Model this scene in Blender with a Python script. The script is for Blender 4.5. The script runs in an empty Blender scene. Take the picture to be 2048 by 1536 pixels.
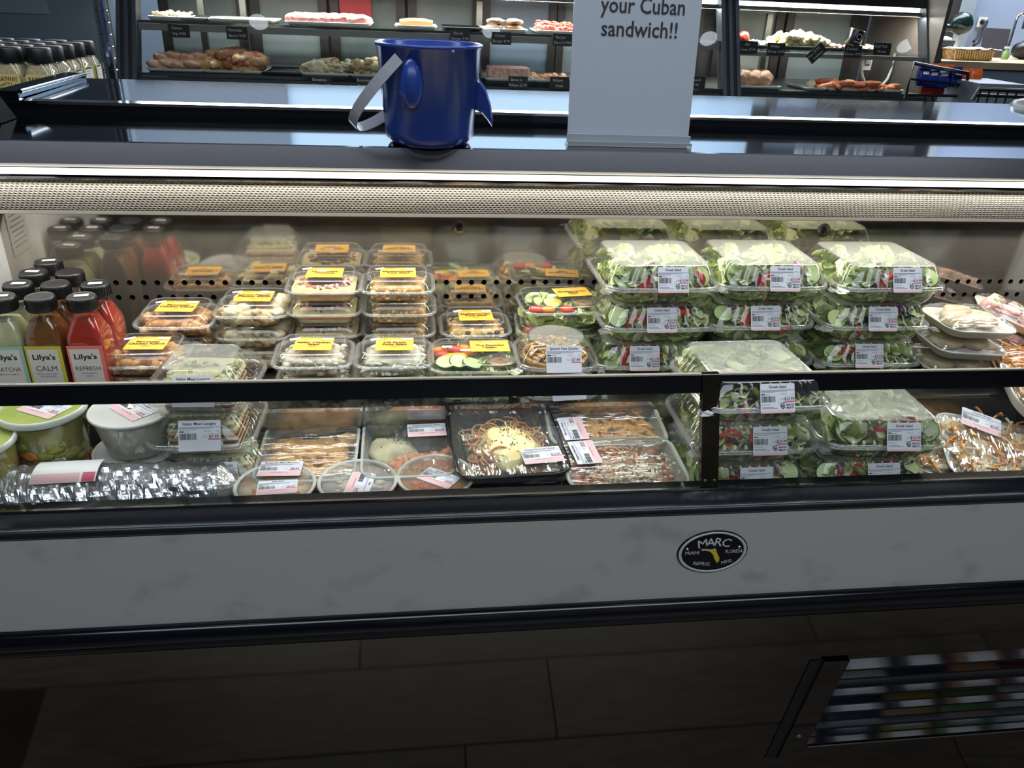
import bpy, math, random
from mathutils import Vector, Matrix, noise
R = random.Random(7)
scn = bpy.context.scene
COL = scn.collection
pi = math.pi
# ---------------------------------------------------------------- camera
F, ZC = 1580.0, 1.5
MX = Vector((0.99263652, -0.01692857, 0.11994231))   # world axes seen from the camera (x right, y down, z forward)
MY = Vector((-0.11479379, -0.44755004, 0.88686075))
MZ = Vector((0.03866691, -0.894099, -0.44619781))
def ray(px, py):
    c = Vector((px - 1024, py - 768, F))
    return Vector((MX.dot(c), MY.dot(c), MZ.dot(c)))
def aty(px, py, y):
    r = ray(px, py); t = y / r.y
    return Vector((r.x * t, y, ZC + r.z * t))
def atz(px, py, z):
    r = ray(px, py); t = (z - ZC) / r.z
    return Vector((r.x * t, r.y * t, z))
cam_d = bpy.data.cameras.new('camera')
cam = bpy.data.objects.new('camera', cam_d); COL.objects.link(cam)
cam_d.sensor_fit = 'HORIZONTAL'; cam_d.sensor_width = 36; cam_d.lens = 36 * F / 2048
cam_d.clip_start = 0.02; cam_d.clip_end = 60
rot = Matrix(((MX.x, -MX.y, -MX.z), (MY.x, -MY.y, -MY.z), (MZ.x, -MZ.y, -MZ.z)))
cam.matrix_world = Matrix.Translation((0, 0, ZC)) @ rot.to_4x4()
scn.camera = cam
# ---------------------------------------------------------------- light
scn.view_settings.view_transform = 'Standard'; scn.view_settings.look = 'None'
scn.view_settings.gamma = 1; scn.view_settings.use_curve_mapping = False
scn.view_settings.exposure = 0.0
scn.cycles.max_bounces = 10; scn.cycles.transparent_max_bounces = 40
scn.cycles.glossy_bounces = 5; scn.cycles.diffuse_bounces = 3; scn.cycles.transmission_bounces = 4
scn.cycles.caustics_reflective = False; scn.cycles.caustics_refractive = False
scn.cycles.sample_clamp_indirect = 4
scn.cycles.use_denoising = True
W = bpy.data.worlds.new('world'); scn.world = W; W.use_nodes = True
W.node_tree.nodes['Background'].inputs[0].default_value = (0.55, 0.68, 0.85, 1)
W.node_tree.nodes['Background'].inputs[1].default_value = 0.22
def area(name, loc, rot, sx, sy, power, col):
    l = bpy.data.lights.new(name, 'AREA'); l.shape = 'RECTANGLE'; l.size = sx; l.size_y = sy
    l.energy = power; l.color = col
    o = bpy.data.objects.new(name, l); COL.objects.link(o); o.location = loc; o.rotation_euler = rot
    return o
area('ceiling_light_front', (0.3, -0.9, 2.72), (0, 0, 0), 3.4, 1.0, 52, (0.84, 0.92, 1.0))
area('ceiling_light_aisle', (0.3, 1.25, 2.72), (0, 0, 0), 4.0, 0.3, 46, (0.88, 0.94, 1.0))
area('ceiling_light_back', (1.0, 4.95, 2.72), (0, 0, 0), 7.0, 1.2, 400, (0.85, 0.93, 1.0))
area('deli_light', (0.7, 4.14, 1.455), (math.radians(-4), 0, 0), 3.7, 0.05, 40, (1.0, 0.98, 0.92))
area('case_light', (0.40, 1.308, 1.200), (math.radians(6), 0, 0), 2.3, 0.016, 6.7, (1.0, 0.95, 0.84))

# ---------------------------------------------------------------- materials
def lin(c):
    o = []
    for v in c[:3]:
        v /= 255.0
        o.append(v / 12.92 if v <= 0.04045 else ((v + 0.055) / 1.055) ** 2.4)
    return (o[0], o[1], o[2], 1)
MATS = {}
def mat(name, c, rough=0.5, metal=0.0, c2=None, scale=30, bump=0.0, bscale=None, stretch=None, spec=0.5,
        emit=None, es=0, trans=0, sss=0, coat=0, mid=(0.4, 0.62)):
    if name in MATS: return MATS[name]
    m = bpy.data.materials.new(name); m.use_nodes = True; nt = m.node_tree
    b = nt.nodes['Principled BSDF']
    b.inputs['Base Color'].default_value = lin(c); b.inputs['Roughness'].default_value = rough
    b.inputs['Metallic'].default_value = metal; b.inputs['Specular IOR Level'].default_value = spec
    b.inputs['Transmission Weight'].default_value = trans
    b.inputs['Coat Weight'].default_value = coat
    if sss:
        b.inputs['Subsurface Weight'].default_value = sss; b.inputs['Subsurface Scale'].default_value = 0.01
    if emit:
        b.inputs['Emission Color'].default_value = lin(emit); b.inputs['Emission Strength'].default_value = es
    if c2 is not None or bump:
        tc = nt.nodes.new('ShaderNodeTexCoord'); mp = nt.nodes.new('ShaderNodeMapping')
        nt.links.new(tc.outputs['Object'], mp.inputs[0])
        if stretch: mp.inputs['Scale'].default_value = stretch
    if c2 is not None:
        n = nt.nodes.new('ShaderNodeTexNoise'); n.inputs['Scale'].default_value = scale
        n.inputs['Detail'].default_value = 4
        r = nt.nodes.new('ShaderNodeValToRGB'); nt.links.new(mp.outputs[0], n.inputs['Vector'])
        r.color_ramp.elements[0].color = lin(c); r.color_ramp.elements[1].color = lin(c2)
        r.color_ramp.elements[0].position = mid[0]; r.color_ramp.elements[1].position = mid[1]
        nt.links.new(n.outputs['Fac'], r.inputs[0]); nt.links.new(r.outputs[0], b.inputs['Base Color'])
    if bump:
        n = nt.nodes.new('ShaderNodeTexNoise'); n.inputs['Scale'].default_value = bscale or scale
        n.inputs['Detail'].default_value = 3; nt.links.new(mp.outputs[0], n.inputs['Vector'])
        bp = nt.nodes.new('ShaderNodeBump'); bp.inputs['Strength'].default_value = min(1, bump)
        bp.inputs['Distance'].default_value = 0.002 if bump <= 1 else 0.002 * bump
        nt.links.new(n.outputs['Fac'], bp.inputs['Height']); nt.links.new(bp.outputs[0], b.inputs['Normal'])
    MATS[name] = m
    return m
def clear(name, tint=(0.96, 0.97, 0.95), rough=0.06, base=0.05, edge=0.55, haze=0.03, hazecol=(0.9, 0.9, 0.9),
          bump=0, bscale=20, stretch=(1, 1, 1), power=3.0):
    """thin clear sheet: see-through with glossy grazing reflections and a little haze"""
    if name in MATS: return MATS[name]
    m = bpy.data.materials.new(name); m.use_nodes = True; nt = m.node_tree; N = nt.nodes; L = nt.links
    N.clear()
    out = N.new('ShaderNodeOutputMaterial'); tr = N.new('ShaderNodeBsdfTransparent'); gl = N.new('ShaderNodeBsdfGlossy')
    df = N.new('ShaderNodeBsdfDiffuse'); lw = N.new('ShaderNodeLayerWeight')
    tr.inputs[0].default_value = (*tint, 1); gl.inputs['Roughness'].default_value = rough
    gl.inputs[0].default_value = (0.95, 0.96, 0.94, 1); df.inputs[0].default_value = (*hazecol, 1)
    lw.inputs[0].default_value = 0.5
    p = N.new('ShaderNodeMath'); p.operation = 'POWER'; p.inputs[1].default_value = power
    ma = N.new('ShaderNodeMath'); ma.operation = 'MULTIPLY_ADD'; ma.inputs[1].default_value = edge; ma.inputs[2].default_value = base
    L.new(lw.outputs['Facing'], p.inputs[0]); L.new(p.outputs[0], ma.inputs[0])
    m1 = N.new('ShaderNodeMixShader'); m1.inputs[0].default_value = haze
    m2 = N.new('ShaderNodeMixShader')
    L.new(tr.outputs[0], m1.inputs[1]); L.new(df.outputs[0], m1.inputs[2])
    L.new(ma.outputs[0], m2.inputs[0]); L.new(m1.outputs[0], m2.inputs[1]); L.new(gl.outputs[0], m2.inputs[2])
    L.new(m2.outputs[0], out.inputs[0])
    if bump:
        tc = N.new('ShaderNodeTexCoord'); mp = N.new('ShaderNodeMapping'); mp.inputs['Scale'].default_value = stretch
        n = N.new('ShaderNodeTexNoise'); n.inputs['Scale'].default_value = bscale; n.inputs['Detail'].default_value = 2
        bp = N.new('ShaderNodeBump'); bp.inputs['Strength'].default_value = 1; bp.inputs['Distance'].default_value = bump
        L.new(tc.outputs['Object'], mp.inputs[0]); L.new(mp.outputs[0], n.inputs['Vector'])
        L.new(n.outputs['Fac'], bp.inputs['Height']); L.new(bp.outputs[0], gl.inputs['Normal'])
    MATS[name] = m
    return m
CLEAR = clear('clear_plastic', haze=0.025)
CLEARRIM = clear('clear_plastic_rim', haze=0.12, base=0.10, edge=0.7, rough=0.10)
FROST = clear('frosted_plastic', haze=0.46, base=0.07, rough=0.25, edge=0.3, hazecol=(0.34, 0.35, 0.31), bump=0.001, bscale=60)
LIDC = clear('tub_lid_plastic', haze=0.16, base=0.07, rough=0.12, edge=0.4, hazecol=(0.7, 0.7, 0.66))
FILM = clear('cling_film', haze=0.05, base=0.12, rough=0.12, edge=0.6, bump=0.010, bscale=7, stretch=(1.2, 9, 1))
FILMB = clear('cling_film_creased', haze=0.04, base=0.14, rough=0.10, edge=0.6, bump=0.012, bscale=9, stretch=(9, 1.6, 1))
GLASS = clear('case_glass', tint=(0.93, 0.95, 0.94), haze=0.004, base=0.045, edge=0.7, rough=0.0, power=4)
DELIGLASS = clear('deli_glass', tint=(0.90, 0.93, 0.93), haze=0.004, base=0.04, edge=0.6, rough=0.0, power=4)
BOTTLE = clear('bottle_plastic', tint=(0.97, 0.97, 0.96), haze=0.01, base=0.06, edge=0.6, rough=0.04)
BLACK = mat('black_gloss', (10, 12, 17), 0.12)
BLACKM = mat('black_satin', (16, 17, 19), 0.4)
NAVY = mat('bumper_black', (7, 10, 20), 0.16)
TOPS = mat('polished_dark_steel', (124, 130, 136), 0.07, 1.0, bump=0.04, bscale=2.5, stretch=(1, 6, 1))
STEEL = mat('stainless', (150, 148, 142), 0.22, 1.0, bump=0.05, bscale=3)
STEELD = mat('stainless_dull', (120, 118, 112), 0.35, 1.0)
MIRROR = mat('mirror_stainless', (180, 174, 162), 0.06, 0.88, bump=0.7, bscale=3.2)
KICK = mat('kick_steel', (104, 98, 90), 0.06, 1.0, bump=0.02, bscale=2)
SLAT = mat('louvre_steel', (128, 130, 136), 0.06, 1.0, bump=.05, bscale=6)
CHROME = mat('chrome', (205, 205, 205), 0.08, 1.0)
WHITEP = mat('panel_white', (174, 172, 169), 0.26, c2=(152, 151, 150), scale=11, stretch=(1, 1, 1.4), mid=(.58, .74), bump=0.1, bscale=3)
WHITE = mat('white', (225, 225, 222), 0.5)
PAPER = mat('label_paper', (222, 224, 230), 0.45)
PAPERW = mat('label_white', (236, 235, 230), 0.5)
INK = mat('ink', (30, 30, 36), 0.6)
INKG = mat('ink_grey', (110, 112, 122), 0.6)
PINK = mat('label_pink', (235, 190, 192), 0.5)
REDINK = mat('ink_red', (214, 90, 110), 0.5)
BLUEINK = mat('ink_blue', (110, 125, 185), 0.5)
ORANGEL = mat('label_orange', (240, 184, 72), 0.5)
BROWNINK = mat('ink_brown', (62, 40, 22), 0.6)
HOLE = mat('plenum_dark', (14, 12, 10), 0.8)

# ---------------------------------------------------------------- mesh builder
TXT = {}
def text_geo(s, offset=0.0, shear=0.0):
    k = (s, offset, shear)
    if k in TXT: return TXT[k]
    cu = bpy.data.curves.new('t', 'FONT'); cu.body = s; cu.size = 1; cu.resolution_u = 2; cu.offset = offset
    cu.shear = shear; cu.align_x = 'CENTER'
    o = bpy.data.objects.new('t', cu)
    me = bpy.data.meshes.new_from_object(o)
    v = [p.co.copy() for p in me.vertices]; f = [tuple(p.vertices) for p in me.polygons]
    bpy.data.objects.remove(o); bpy.data.curves.remove(cu); bpy.data.meshes.remove(me)
    xs = [p.x for p in v] or [0]
    w = max(xs) - min(xs); cx = (max(xs) + min(xs)) / 2
    TXT[k] = (v, f, max(w, 1e-6), cx)
    return TXT[k]
class B:
    def __init__(s): s.v = []; s.f = []; s.m = []; s.sm = []; s.mats = []; s.X = Matrix()
    def mi(s, m):
        if m not in s.mats: s.mats.append(m)
        return s.mats.index(m)
    def add(s, vs, fs, m, sm=False):
        n = len(s.v); X = s.X
        s.v += [X @ Vector(p) for p in vs]
        i = s.mi(m)
        for f in fs: s.f.append(tuple(n + k for k in f)); s.m.append(i); s.sm.append(sm)
    def box(s, c, d, m, rot=None):
        hx, hy, hz = d[0] / 2, d[1] / 2, d[2] / 2
        vs = [Vector((x, y, z)) for x in (-hx, hx) for y in (-hy, hy) for z in (-hz, hz)]
        if rot is not None: vs = [rot @ v for v in vs]
        vs = [v + Vector(c) for v in vs]
        s.add(vs, [(0, 1, 3, 2), (4, 6, 7, 5), (0, 4, 5, 1), (2, 3, 7, 6), (0, 2, 6, 4), (1, 5, 7, 3)], m)
    def box2(s, a, b, m):
        s.box([(a[i] + b[i]) / 2 for i in range(3)], [abs(b[i] - a[i]) for i in range(3)], m)
    def quad(s, a, b, c, d, m): s.add([a, b, c, d], [(0, 1, 2, 3)], m)
    def extr(s, prof, x0, x1, m, sm=False, closed=True):
        n = len(prof)
        vs = [(x0, p[0], p[1]) for p in prof] + [(x1, p[0], p[1]) for p in prof]
        fs = [(i, (i + 1) % n, n + (i + 1) % n, n + i) for i in range(n if closed else n - 1)]
        s.add(vs, fs, m, sm)
        if closed:
            s.add([(x0, p[0], p[1]) for p in prof], [tuple(range(n))[::-1]], m); s.add([(x1, p[0], p[1]) for p in prof], [tuple(range(n))], m)
    def loft(s, rings, m, cap0=None, cap1=None, sm=True, mseg=None):
        n = len(rings[0]); vs = [p for r in rings for p in r]
        for k in range(len(rings) - 1):
            fs = [(k * n + i, k * n + (i + 1) % n, (k + 1) * n + (i + 1) % n, (k + 1) * n + i) for i in range(n)]
            mm = m if mseg is None else mseg[k]
            base = len(s.v); X = s.X
            if k == 0:
                s.v += [X @ Vector(p) for p in vs]; b0 = base
            i = s.mi(mm)
            for f in fs: s.f.append(tuple(b0 + q for q in f)); s.m.append(i); s.sm.append(sm)
        if cap0: s.add(rings[0], [tuple(range(n))[::-1]], cap0)
        if cap1: s.add(rings[-1], [tuple(range(n))], cap1)
    def tube(s, pts, r, m, n=8, cap=True, closed=False):
        pts = [Vector(p) for p in pts]; rings = []
        N = len(pts); up = Vector((0, 0, 1))
        for i, p in enumerate(pts):
            a = pts[i - 1] if (i or closed) else p; b = pts[(i + 1) % N] if (i < N - 1 or closed) else p
            t = (b - a).normalized() if (b - a).length > 1e-9 else Vector((0, 0, 1))
            u = t.cross(up)
            if u.length < 1e-3: u = t.cross(Vector((1, 0, 0)))
            u.normalize(); w = t.cross(u).normalized()
            rr = r[i] if isinstance(r, (list, tuple)) else r
            rings.append([p + (u * math.cos(2 * pi * k / n) + w * math.sin(2 * pi * k / n)) * rr for k in range(n)])
        if closed: rings.append(rings[0])
        s.loft(rings, m, m if cap and not closed else None, m if cap and not closed else None)
    def lathe(s, prof, m, n=32, c=(0, 0, 0), mseg=None, cap0=None, cap1=None, sm=True):
        rings = [[(c[0] + r * math.cos(2 * pi * k / n), c[1] + r * math.sin(2 * pi * k / n), c[2] + z) for k in range(n)] for r, z in prof]
        s.loft(rings, m, cap0, cap1, sm, mseg)
    def disc(s, c, r, m, n=20, sy=1.0):
        s.add([(c[0] + r * math.cos(2 * pi * k / n), c[1] + r * sy * math.sin(2 * pi * k / n), c[2]) for k in range(n)], [tuple(range(n))], m)
    def blob(s, c, r, m, sq=(1, 1, 1), rot=0.0, j=0.18, sub=1, seed=0, tilt=0.0):
        vs, fs = ICO[sub]
        Rm = Matrix.Rotation(rot, 3, 'Z') @ Matrix.Rotation(tilt, 3, 'X')
        out = []
        for v in vs:
            k = 1 + j * noise.noise(v * 1.7 + Vector((seed * 3.1, seed, 0))) * 2
            p = Rm @ Vector((v.x * sq[0], v.y * sq[1], v.z * sq[2])) * (r * k)
            out.append(p + Vector(c))
        s.add(out, fs, m, True)
    def text(s, t, m, x, y, h, w=None, z=0.0, off=0.0, shear=0.0, maxw=None):
        """text centred on x, base line y, capital height about h"""
        v, f, tw, cx = text_geo(t, off, shear)
        sc = h / 0.72; sx = sc if w is None else w / tw
        if maxw and tw * sx > maxw: sx = maxw / tw
        s.add([((p.x - cx) * sx + x, p.y * sc + y, z) for p in v], f, m)
    def rect(s, x0, y0, x1, y1, z, m): s.add([(x0, y0, z), (x1, y0, z), (x1, y1, z), (x0, y1, z)], [(0, 1, 2, 3)], m)
    def mesh(s, name):
        me = bpy.data.meshes.new(name); me.from_pydata([tuple(p) for p in s.v], [], s.f)
        for m in s.mats: me.materials.append(m)
        me.polygons.foreach_set('material_index', s.m); me.polygons.foreach_set('use_smooth', s.sm)
        me.update(); return me
def _ico():
    import bmesh
    out = {}
    for k in (1, 2, 3):
        bm = bmesh.new(); bmesh.ops.create_icosphere(bm, subdivisions=k, radius=1)
        out[k] = ([v.co.copy() for v in bm.verts], [tuple(v.index for v in f.verts) for f in bm.faces]); bm.free()
    return out
ICO = _ico()
CACHE = {}
def cm(key, fn):
    if key not in CACHE:
        b = B(); fn(b); CACHE[key] = b.mesh(key)
    return CACHE[key]
def top(name, label, cat, loc=(0, 0, 0), rz=0.0, group=None, mesh=None, rot=None):
    o = bpy.data.objects.new(name, mesh); COL.objects.link(o)
    o.location = loc; o.rotation_euler = rot if rot else (0, 0, rz)
    o['label'] = label; o['category'] = cat
    if group: o['group'] = group
    return o
def part(name, mesh, parent, label=None, kind=None, loc=(0, 0, 0), rot=(0, 0, 0)):
    if isinstance(mesh, B): mesh = mesh.mesh(name)
    o = bpy.data.objects.new(name, mesh); COL.objects.link(o); o.parent = parent
    o.location = loc; o.rotation_euler = rot
    if label: o['label'] = label
    if kind: o['kind'] = kind
    return o
def struct(name, mesh, parent=None):
    if isinstance(mesh, B): mesh = mesh.mesh(name)
    o = bpy.data.objects.new(name, mesh); COL.objects.link(o)
    if parent: o.parent = parent
    else: o['kind'] = 'structure'
    return o
def ring(hw, hd, r, z, nc=5, ns=1, rib=0.0, nr=6, cx=0, cy=0):
    """rounded rectangle ring; rib pushes alternate groups on the straight sides inwards"""
    r = min(r, hw * 0.999, hd * 0.999); pts = []
    cs = [(hw - r, -hd + r, -pi / 2), (hw - r, hd - r, 0), (-hw + r, hd - r, pi / 2), (-hw + r, -hd + r, pi)]
    for q in range(4):
        x, y, a0 = cs[q]
        for k in range(nc + 1):
            a = a0 + pi / 2 * k / nc
            pts.append((cx + x + r * math.cos(a), cy + y + r * math.sin(a), z))
        x2, y2, a2 = cs[(q + 1) % 4]
        e = pts[-1]; n2 = (cx + x2 + r * math.cos(a2), cy + y2 + r * math.sin(a2), z)
        nx, ny = math.cos(a0 + pi / 2), math.sin(a0 + pi / 2)
        for k in range(1, ns):
            t = k / ns
            d = 0
            if rib:
                ph = (t * nr) % 1.0
                d = rib if 0.28 < ph < 0.72 else 0
            pts.append((e[0] + (n2[0] - e[0]) * t - nx * d, e[1] + (n2[1] - e[1]) * t - ny * d, z))
    return pts
# ================================================================ ROOM
FL = -0.15
FLOORM = [mat('plank_a', (104, 98, 90), 0.35, c2=(84, 79, 73), scale=9, stretch=(1, 9, 1), bump=0.15, bscale=14),
          mat('plank_b', (112, 106, 98), 0.35, c2=(88, 84, 77), scale=8, stretch=(1, 9, 1), bump=0.15, bscale=14),
          mat('plank_c', (96, 91, 84), 0.35, c2=(80, 76, 70), scale=10, stretch=(1, 9, 1), bump=0.15, bscale=14)]
GROUT = mat('grout', (50, 47, 44), 0.9)
b = B(); b.box2((-3.2, -2.0, FL - 0.1), (6.2, 6.2, FL - 0.006), GROUT)
floor = struct('floor', b)
for j in range(7):
    y0 = -0.30 + j * 0.20
    off = [0.35, -0.25, 0.1, 0.6, -0.05, 0.42, 0.2][j]
    for i in range(-1, 2):
        x0 = off + i * 1.2 - 0.1
        k = (i + j * 2) % 3
        me = cm('plank%d' % k, lambda b, k=k: b.box2((0, 0, -0.006), (1.196, 0.196, 0.0), FLOORM[k]))
        part('plank', me, floor, loc=(x0, y0, FL))
b = B(); b.box2((-3.2, -2.0, 2.8), (6.2, 6.2, 2.9), mat('ceiling_paint', (112, 132, 150), 0.8))
struct('ceiling', b)
b = B(); b.box2((-0.85, 5.9, FL), (2.6, 6.2, 2.8), mat('wall_grey_blue', (146, 166, 184), 0.7)); struct('wall_back', b)
b = B(); b.box2((-3.3, 5.86, FL), (-0.85, 6.2, 2.8), mat('wall_slate', (84, 92, 104), 0.7)); struct('wall_back_slate', b)
b = B(); b.box2((2.6, 5.4, FL), (6.2, 5.7, 2.8), mat('wall_pale_blue', (138, 152, 178), 0.6)); struct('wall_pale', b)
b = B(); b.box2((-3.3, -2.0, FL), (-3.2, 6.2, 2.8), mat('wall_dark_blue', (70, 84, 96), 0.7)); struct('wall_left', b)
b = B(); b.box2((6.2, -2.0, FL), (6.3, 6.2, 2.8), mat('wall_grey', (128, 140, 155), 0.7)); struct('wall_right', b)
b = B(); b.box2((-3.3, -2.1, FL), (6.3, -2.0, 2.8), mat('wall_shop', (70, 72, 74), 0.8)); struct('wall_front', b)
b = B(); b.box2((-2.9, 4.35, FL), (-1.42, 4.42, 2.6), mat('partition_blue', (98, 114, 126), 0.55))
struct('wall_partition', b)
# paper sheet taped to the partition
p = aty(40, 8, 4.34); b = B(); b.box((0, 0, 0), (0.24, 0.002, 0.2), mat('sheet', (120, 132, 146), 0.6))
top('paper_sheet', 'pale paper sheet taped on the dark blue partition, top left', 'paper', (p.x, 4.345, p.z + 0.06), mesh=b.mesh('paper_sheet'))
# recessed lights
EM = mat('lamp_disc', (255, 255, 255), 0.5, emit=(235, 245, 255), es=9)
for i, (x, y) in enumerate([(-1.0, 2.9), (0.55, 2.9), (2.1, 2.9), (3.6, 2.9), (-0.3, 4.2), (1.7, 4.2), (-0.7, 0.2), (0.9, 0.2), (2.3, 0.2), (4.6, 4.2)]):
    t = top('recessed_light', 'round recessed ceiling downlight above the shop counters', 'light', (x, y, 2.8), group='recessed ceiling lights')
    def f(b): b.lathe([(0.062, -0.004), (0.085, -0.006), (0.09, 0.0)], WHITE)
    part('trim_ring', cm('trimring', f), t)
    part('lens', cm('lens', lambda b: b.add([(0.062 * math.cos(k * pi / 10), 0.062 * math.sin(k * pi / 10), -0.004) for k in range(20)], [tuple(range(20))[::-1]], EM)), t)
# hanging menu sign mirrored in the polished tops
t = top('hanging_sign', 'black sign with two pictures hanging over the deli, seen mirrored in the tops', 'sign', (2.75, 5.0, 1.88))
b = B(); b.box((0, 0, 0), (1.25, 0.03, 0.36), mat('sign_black', (22, 26, 32), 0.4)); part('board', b, t)
b = B(); b.X = Matrix.Rotation(pi / 2, 4, 'X')
b.text("Boar's Head", mat('sign_text', (226, 228, 232), 0.5), 0, 0.04, 0.09, z=0.017, off=0.01)
b.rect(-0.52, -0.15, -0.05, 0.0, 0.017, mat('sign_pic', (92, 100, 112), 0.5)); b.rect(0.06, -0.15, 0.52, 0.0, 0.017, mat('sign_pic', (92, 100, 112), 0.5))
part('lettering', b, t)
b = B()
for x in (-0.5, 0.5): b.tube([(x, 0, 0.18), (x, 0, 0.78)], 0.004, STEELD, 6)
part('hanger', b, t)

# ================================================================ REFRIGERATED CASE
XL, XR = -0.80, 1.62
WY = 1.416
DZ, FZ = 0.885, 0.80   # rear deck, front deck
case = top('refrigerated_case', 'long white fronted refrigerated display case holding packed meals', 'display case', (0, 0, 0))
b = B()
b.extr([(0.884, 0.841), (0.884, 0.687), (0.93, 0.687), (0.93, 0.841)], XL, XR, WHITEP); part('front_panel', b, case)
b = B()
prof = [(0.884, 0.690)] + [(0.881 - 0.011 * math.sin(a * pi / 8), 0.6735 + 0.0165 * math.cos(a * pi / 8)) for a in range(9)] + [(0.878, 0.652), (0.884, 0.640), (0.95, 0.640), (0.95, 0.690)]
b.extr(prof, XL, XR, NAVY, sm=True); part('bumper_rail', b, case)
b = B(); b.extr([(0.9405, 0.8615), (0.9195, 0.8615), (0.889, 0.8535), (0.889, 0.848), (0.93, 0.848)], XL, XR, BLACK); part('front_ledge', b, case)
b = B()
prof = [(0.890, 0.8575)] + [(0.8845 - 0.0052 * math.sin(a * pi / 6), 0.8505 + 0.007 * math.cos(a * pi / 6)) for a in range(7)] + [(0.8845, 0.8405), (0.893, 0.8405)]
b.extr(prof, XL, XR, mat('trim_grey', (46, 52, 56), 0.25, 0.6), sm=True); part('edge_trim', b, case)
# kick plate, leaning back towards the floor
KY = lambda z: 0.955 + (0.655 - z) * 0.17
VX0, VX1, VZ0, VZ1 = 0.782, 1.50, 0.138, 0.418
b = B()
def kq(x0, x1, z0, z1, m=KICK, o=0): b.quad((x0, KY(z0) - o, z0), (x1, KY(z0) - o, z0), (x1, KY(z1) - o, z1), (x0, KY(z1) - o, z1), m)
kq(XL, VX0, FL, 0.655); kq(VX0, VX1, VZ1, 0.655); kq(VX0, VX1, FL, VZ0); kq(VX1, XR, FL, 0.655)
part('kick_plate', b, case)
b = B(); b.box2((XL, 1.12, FL), (XR, 1.5, 0.64), BLACKM); part('cabinet_body', b, case)
b = B(); b.box2((XL, 1.10, FL), (XR, 1.12, 0.09), BLACKM); part('plinth', b, case)
vent = B()
def frame(x0, x1, z0, z1, m, o=0.006):
    a = Vector((x0, KY(z0), z0)); 
    for (p, q, r_, s_) in ((x0, x1, z0, z1),): vent.add([(p, KY(r_) - o, r_), (q, KY(r_) - o, r_), (q, KY(s_) - o, s_), (p, KY(s_) - o, s_), (p, KY(r_), r_), (q, KY(r_), r_), (q, KY(s_), s_), (p, KY(s_), s_)],
        [(0, 1, 2, 3), (0, 4, 5, 1), (1, 5, 6, 2), (2, 6, 7, 3), (3, 7, 4, 0)], m)
frame(VX0 - 0.05, VX0, VZ0 - 0.05, VZ1 + 0.004, KICK); frame(VX0, XR, VZ0 - 0.05, VZ0, KICK)
frame(VX0 - 0.075, VX0 - 0.05, VZ0 - 0.05, VZ1 + 0.004, BLACKM, 0.002)
part('vent_frame', vent, case)
b = B(); b.box((0, 0, 0), (0.74, 0.004, 0.004), CHROME); part('vent_sill', b, case, loc=(VX0 + 0.37, KY(VZ0) - 0.009, VZ0))
b = B(); b.box2((VX0 - 0.02, 1.065, VZ0 - 0.02), (VX1, 1.075, VZ1 + 0.03), HOLE); part('vent_back', b, case)
ns = 10
al = math.radians(27)
def slat(b):
    h = (VZ1 - VZ0) / ns * 0.93
    b.box((0, 0, 0), (VX1 - VX0, 0.0015, h / math.cos(al)), SLAT, Matrix.Rotation(-al, 3, 'X'))
    b.box((0, -h / 2 * math.tan(al) - .001, -h / 2), (VX1 - VX0, 0.003, 0.0022), BLACKM)
for i in range(ns):
    z = VZ0 + (i + 0.5) * (VZ1 - VZ0) / ns
    part('louvre_slat', cm('slat', slat), case, loc=((VX0 + VX1) / 2, KY(z) + 0.004, z), rot=(math.radians([0, 1.6, -1.2, .8, -2, 1.4, -.6, 2, -1.5, .5][i]), 0, 0))
b = B(); b.lathe([(0.0, 0.004), (0.004, 0.0035), (0.0062, 0.0)], CHROME, 14)
part('screw', b, case, loc=(VX0 - 0.027, KY(0.17) - 0.006, 0.175), rot=(pi / 2, 0, 0))
# name plate
npz, npx = 0.7755, 0.426
b = B(); X = Matrix.Translation((npx, 0.8835, npz)) @ Matrix.Rotation(pi / 2, 4, 'X'); b.X = X
a_, c_ = 0.0535, 0.038
def ell(k, z): return [(a_ * k * math.cos(2 * pi * i / 48), c_ * k * math.sin(2 * pi * i / 48), z) for i in range(48)]
b.loft([ell(1.0, 0), ell(1.0, 0.0015), ell(0.985, 0.0022)], BLACK, cap1=BLACK)
SILV = mat('badge_silver', (196, 198, 202), 0.4, 0.1)
b.loft([ell(0.965, 0.0022), ell(0.955, 0.0030), ell(0.89, 0.0030), ell(0.88, 0.0022)], SILV)
part('name_plate', b, case, label='oval black and silver maker plate')
b = B()
def arcT(s, r, ang0, dang, h, yoff, up=True):
    for i, ch in enumerate(s):
        a = ang0 + dang * i
        b.X = X @ Matrix.Translation((math.sin(a) * r, yoff + (math.cos(a) - 1) * r, 0)) @ Matrix.Rotation(-a, 4, 'Z')
        b.text(ch, SILV, 0, 0, h, z=0.0031, off=0.012)
arcT('MARC', 0.075, -0.222, 0.148, 0.0150, 0.0120)
for s, x, y in (('MIAMI', -0.0315, -0.002), ('FLORIDA', 0.0320, -0.002)):
    b.X = X; b.text(s, SILV, x, y, 0.0062, w=0.021 if s == 'MIAMI' else 0.0265, z=0.0031, off=0.01)
b.X = X @ Matrix.Translation((-0.014, -0.0225, 0)) @ Matrix.Rotation(-0.12, 4, 'Z'); b.text('REFRIG.', SILV, 0, 0, 0.0062, w=0.027, z=0.0031, off=0.01)
b.X = X @ Matrix.Translation((0.025, -0.0205, 0)) @ Matrix.Rotation(0.25, 4, 'Z'); b.text('MFG.', SILV, 0, 0, 0.0062, w=0.017, z=0.0031, off=0.01)
b.X = X
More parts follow.
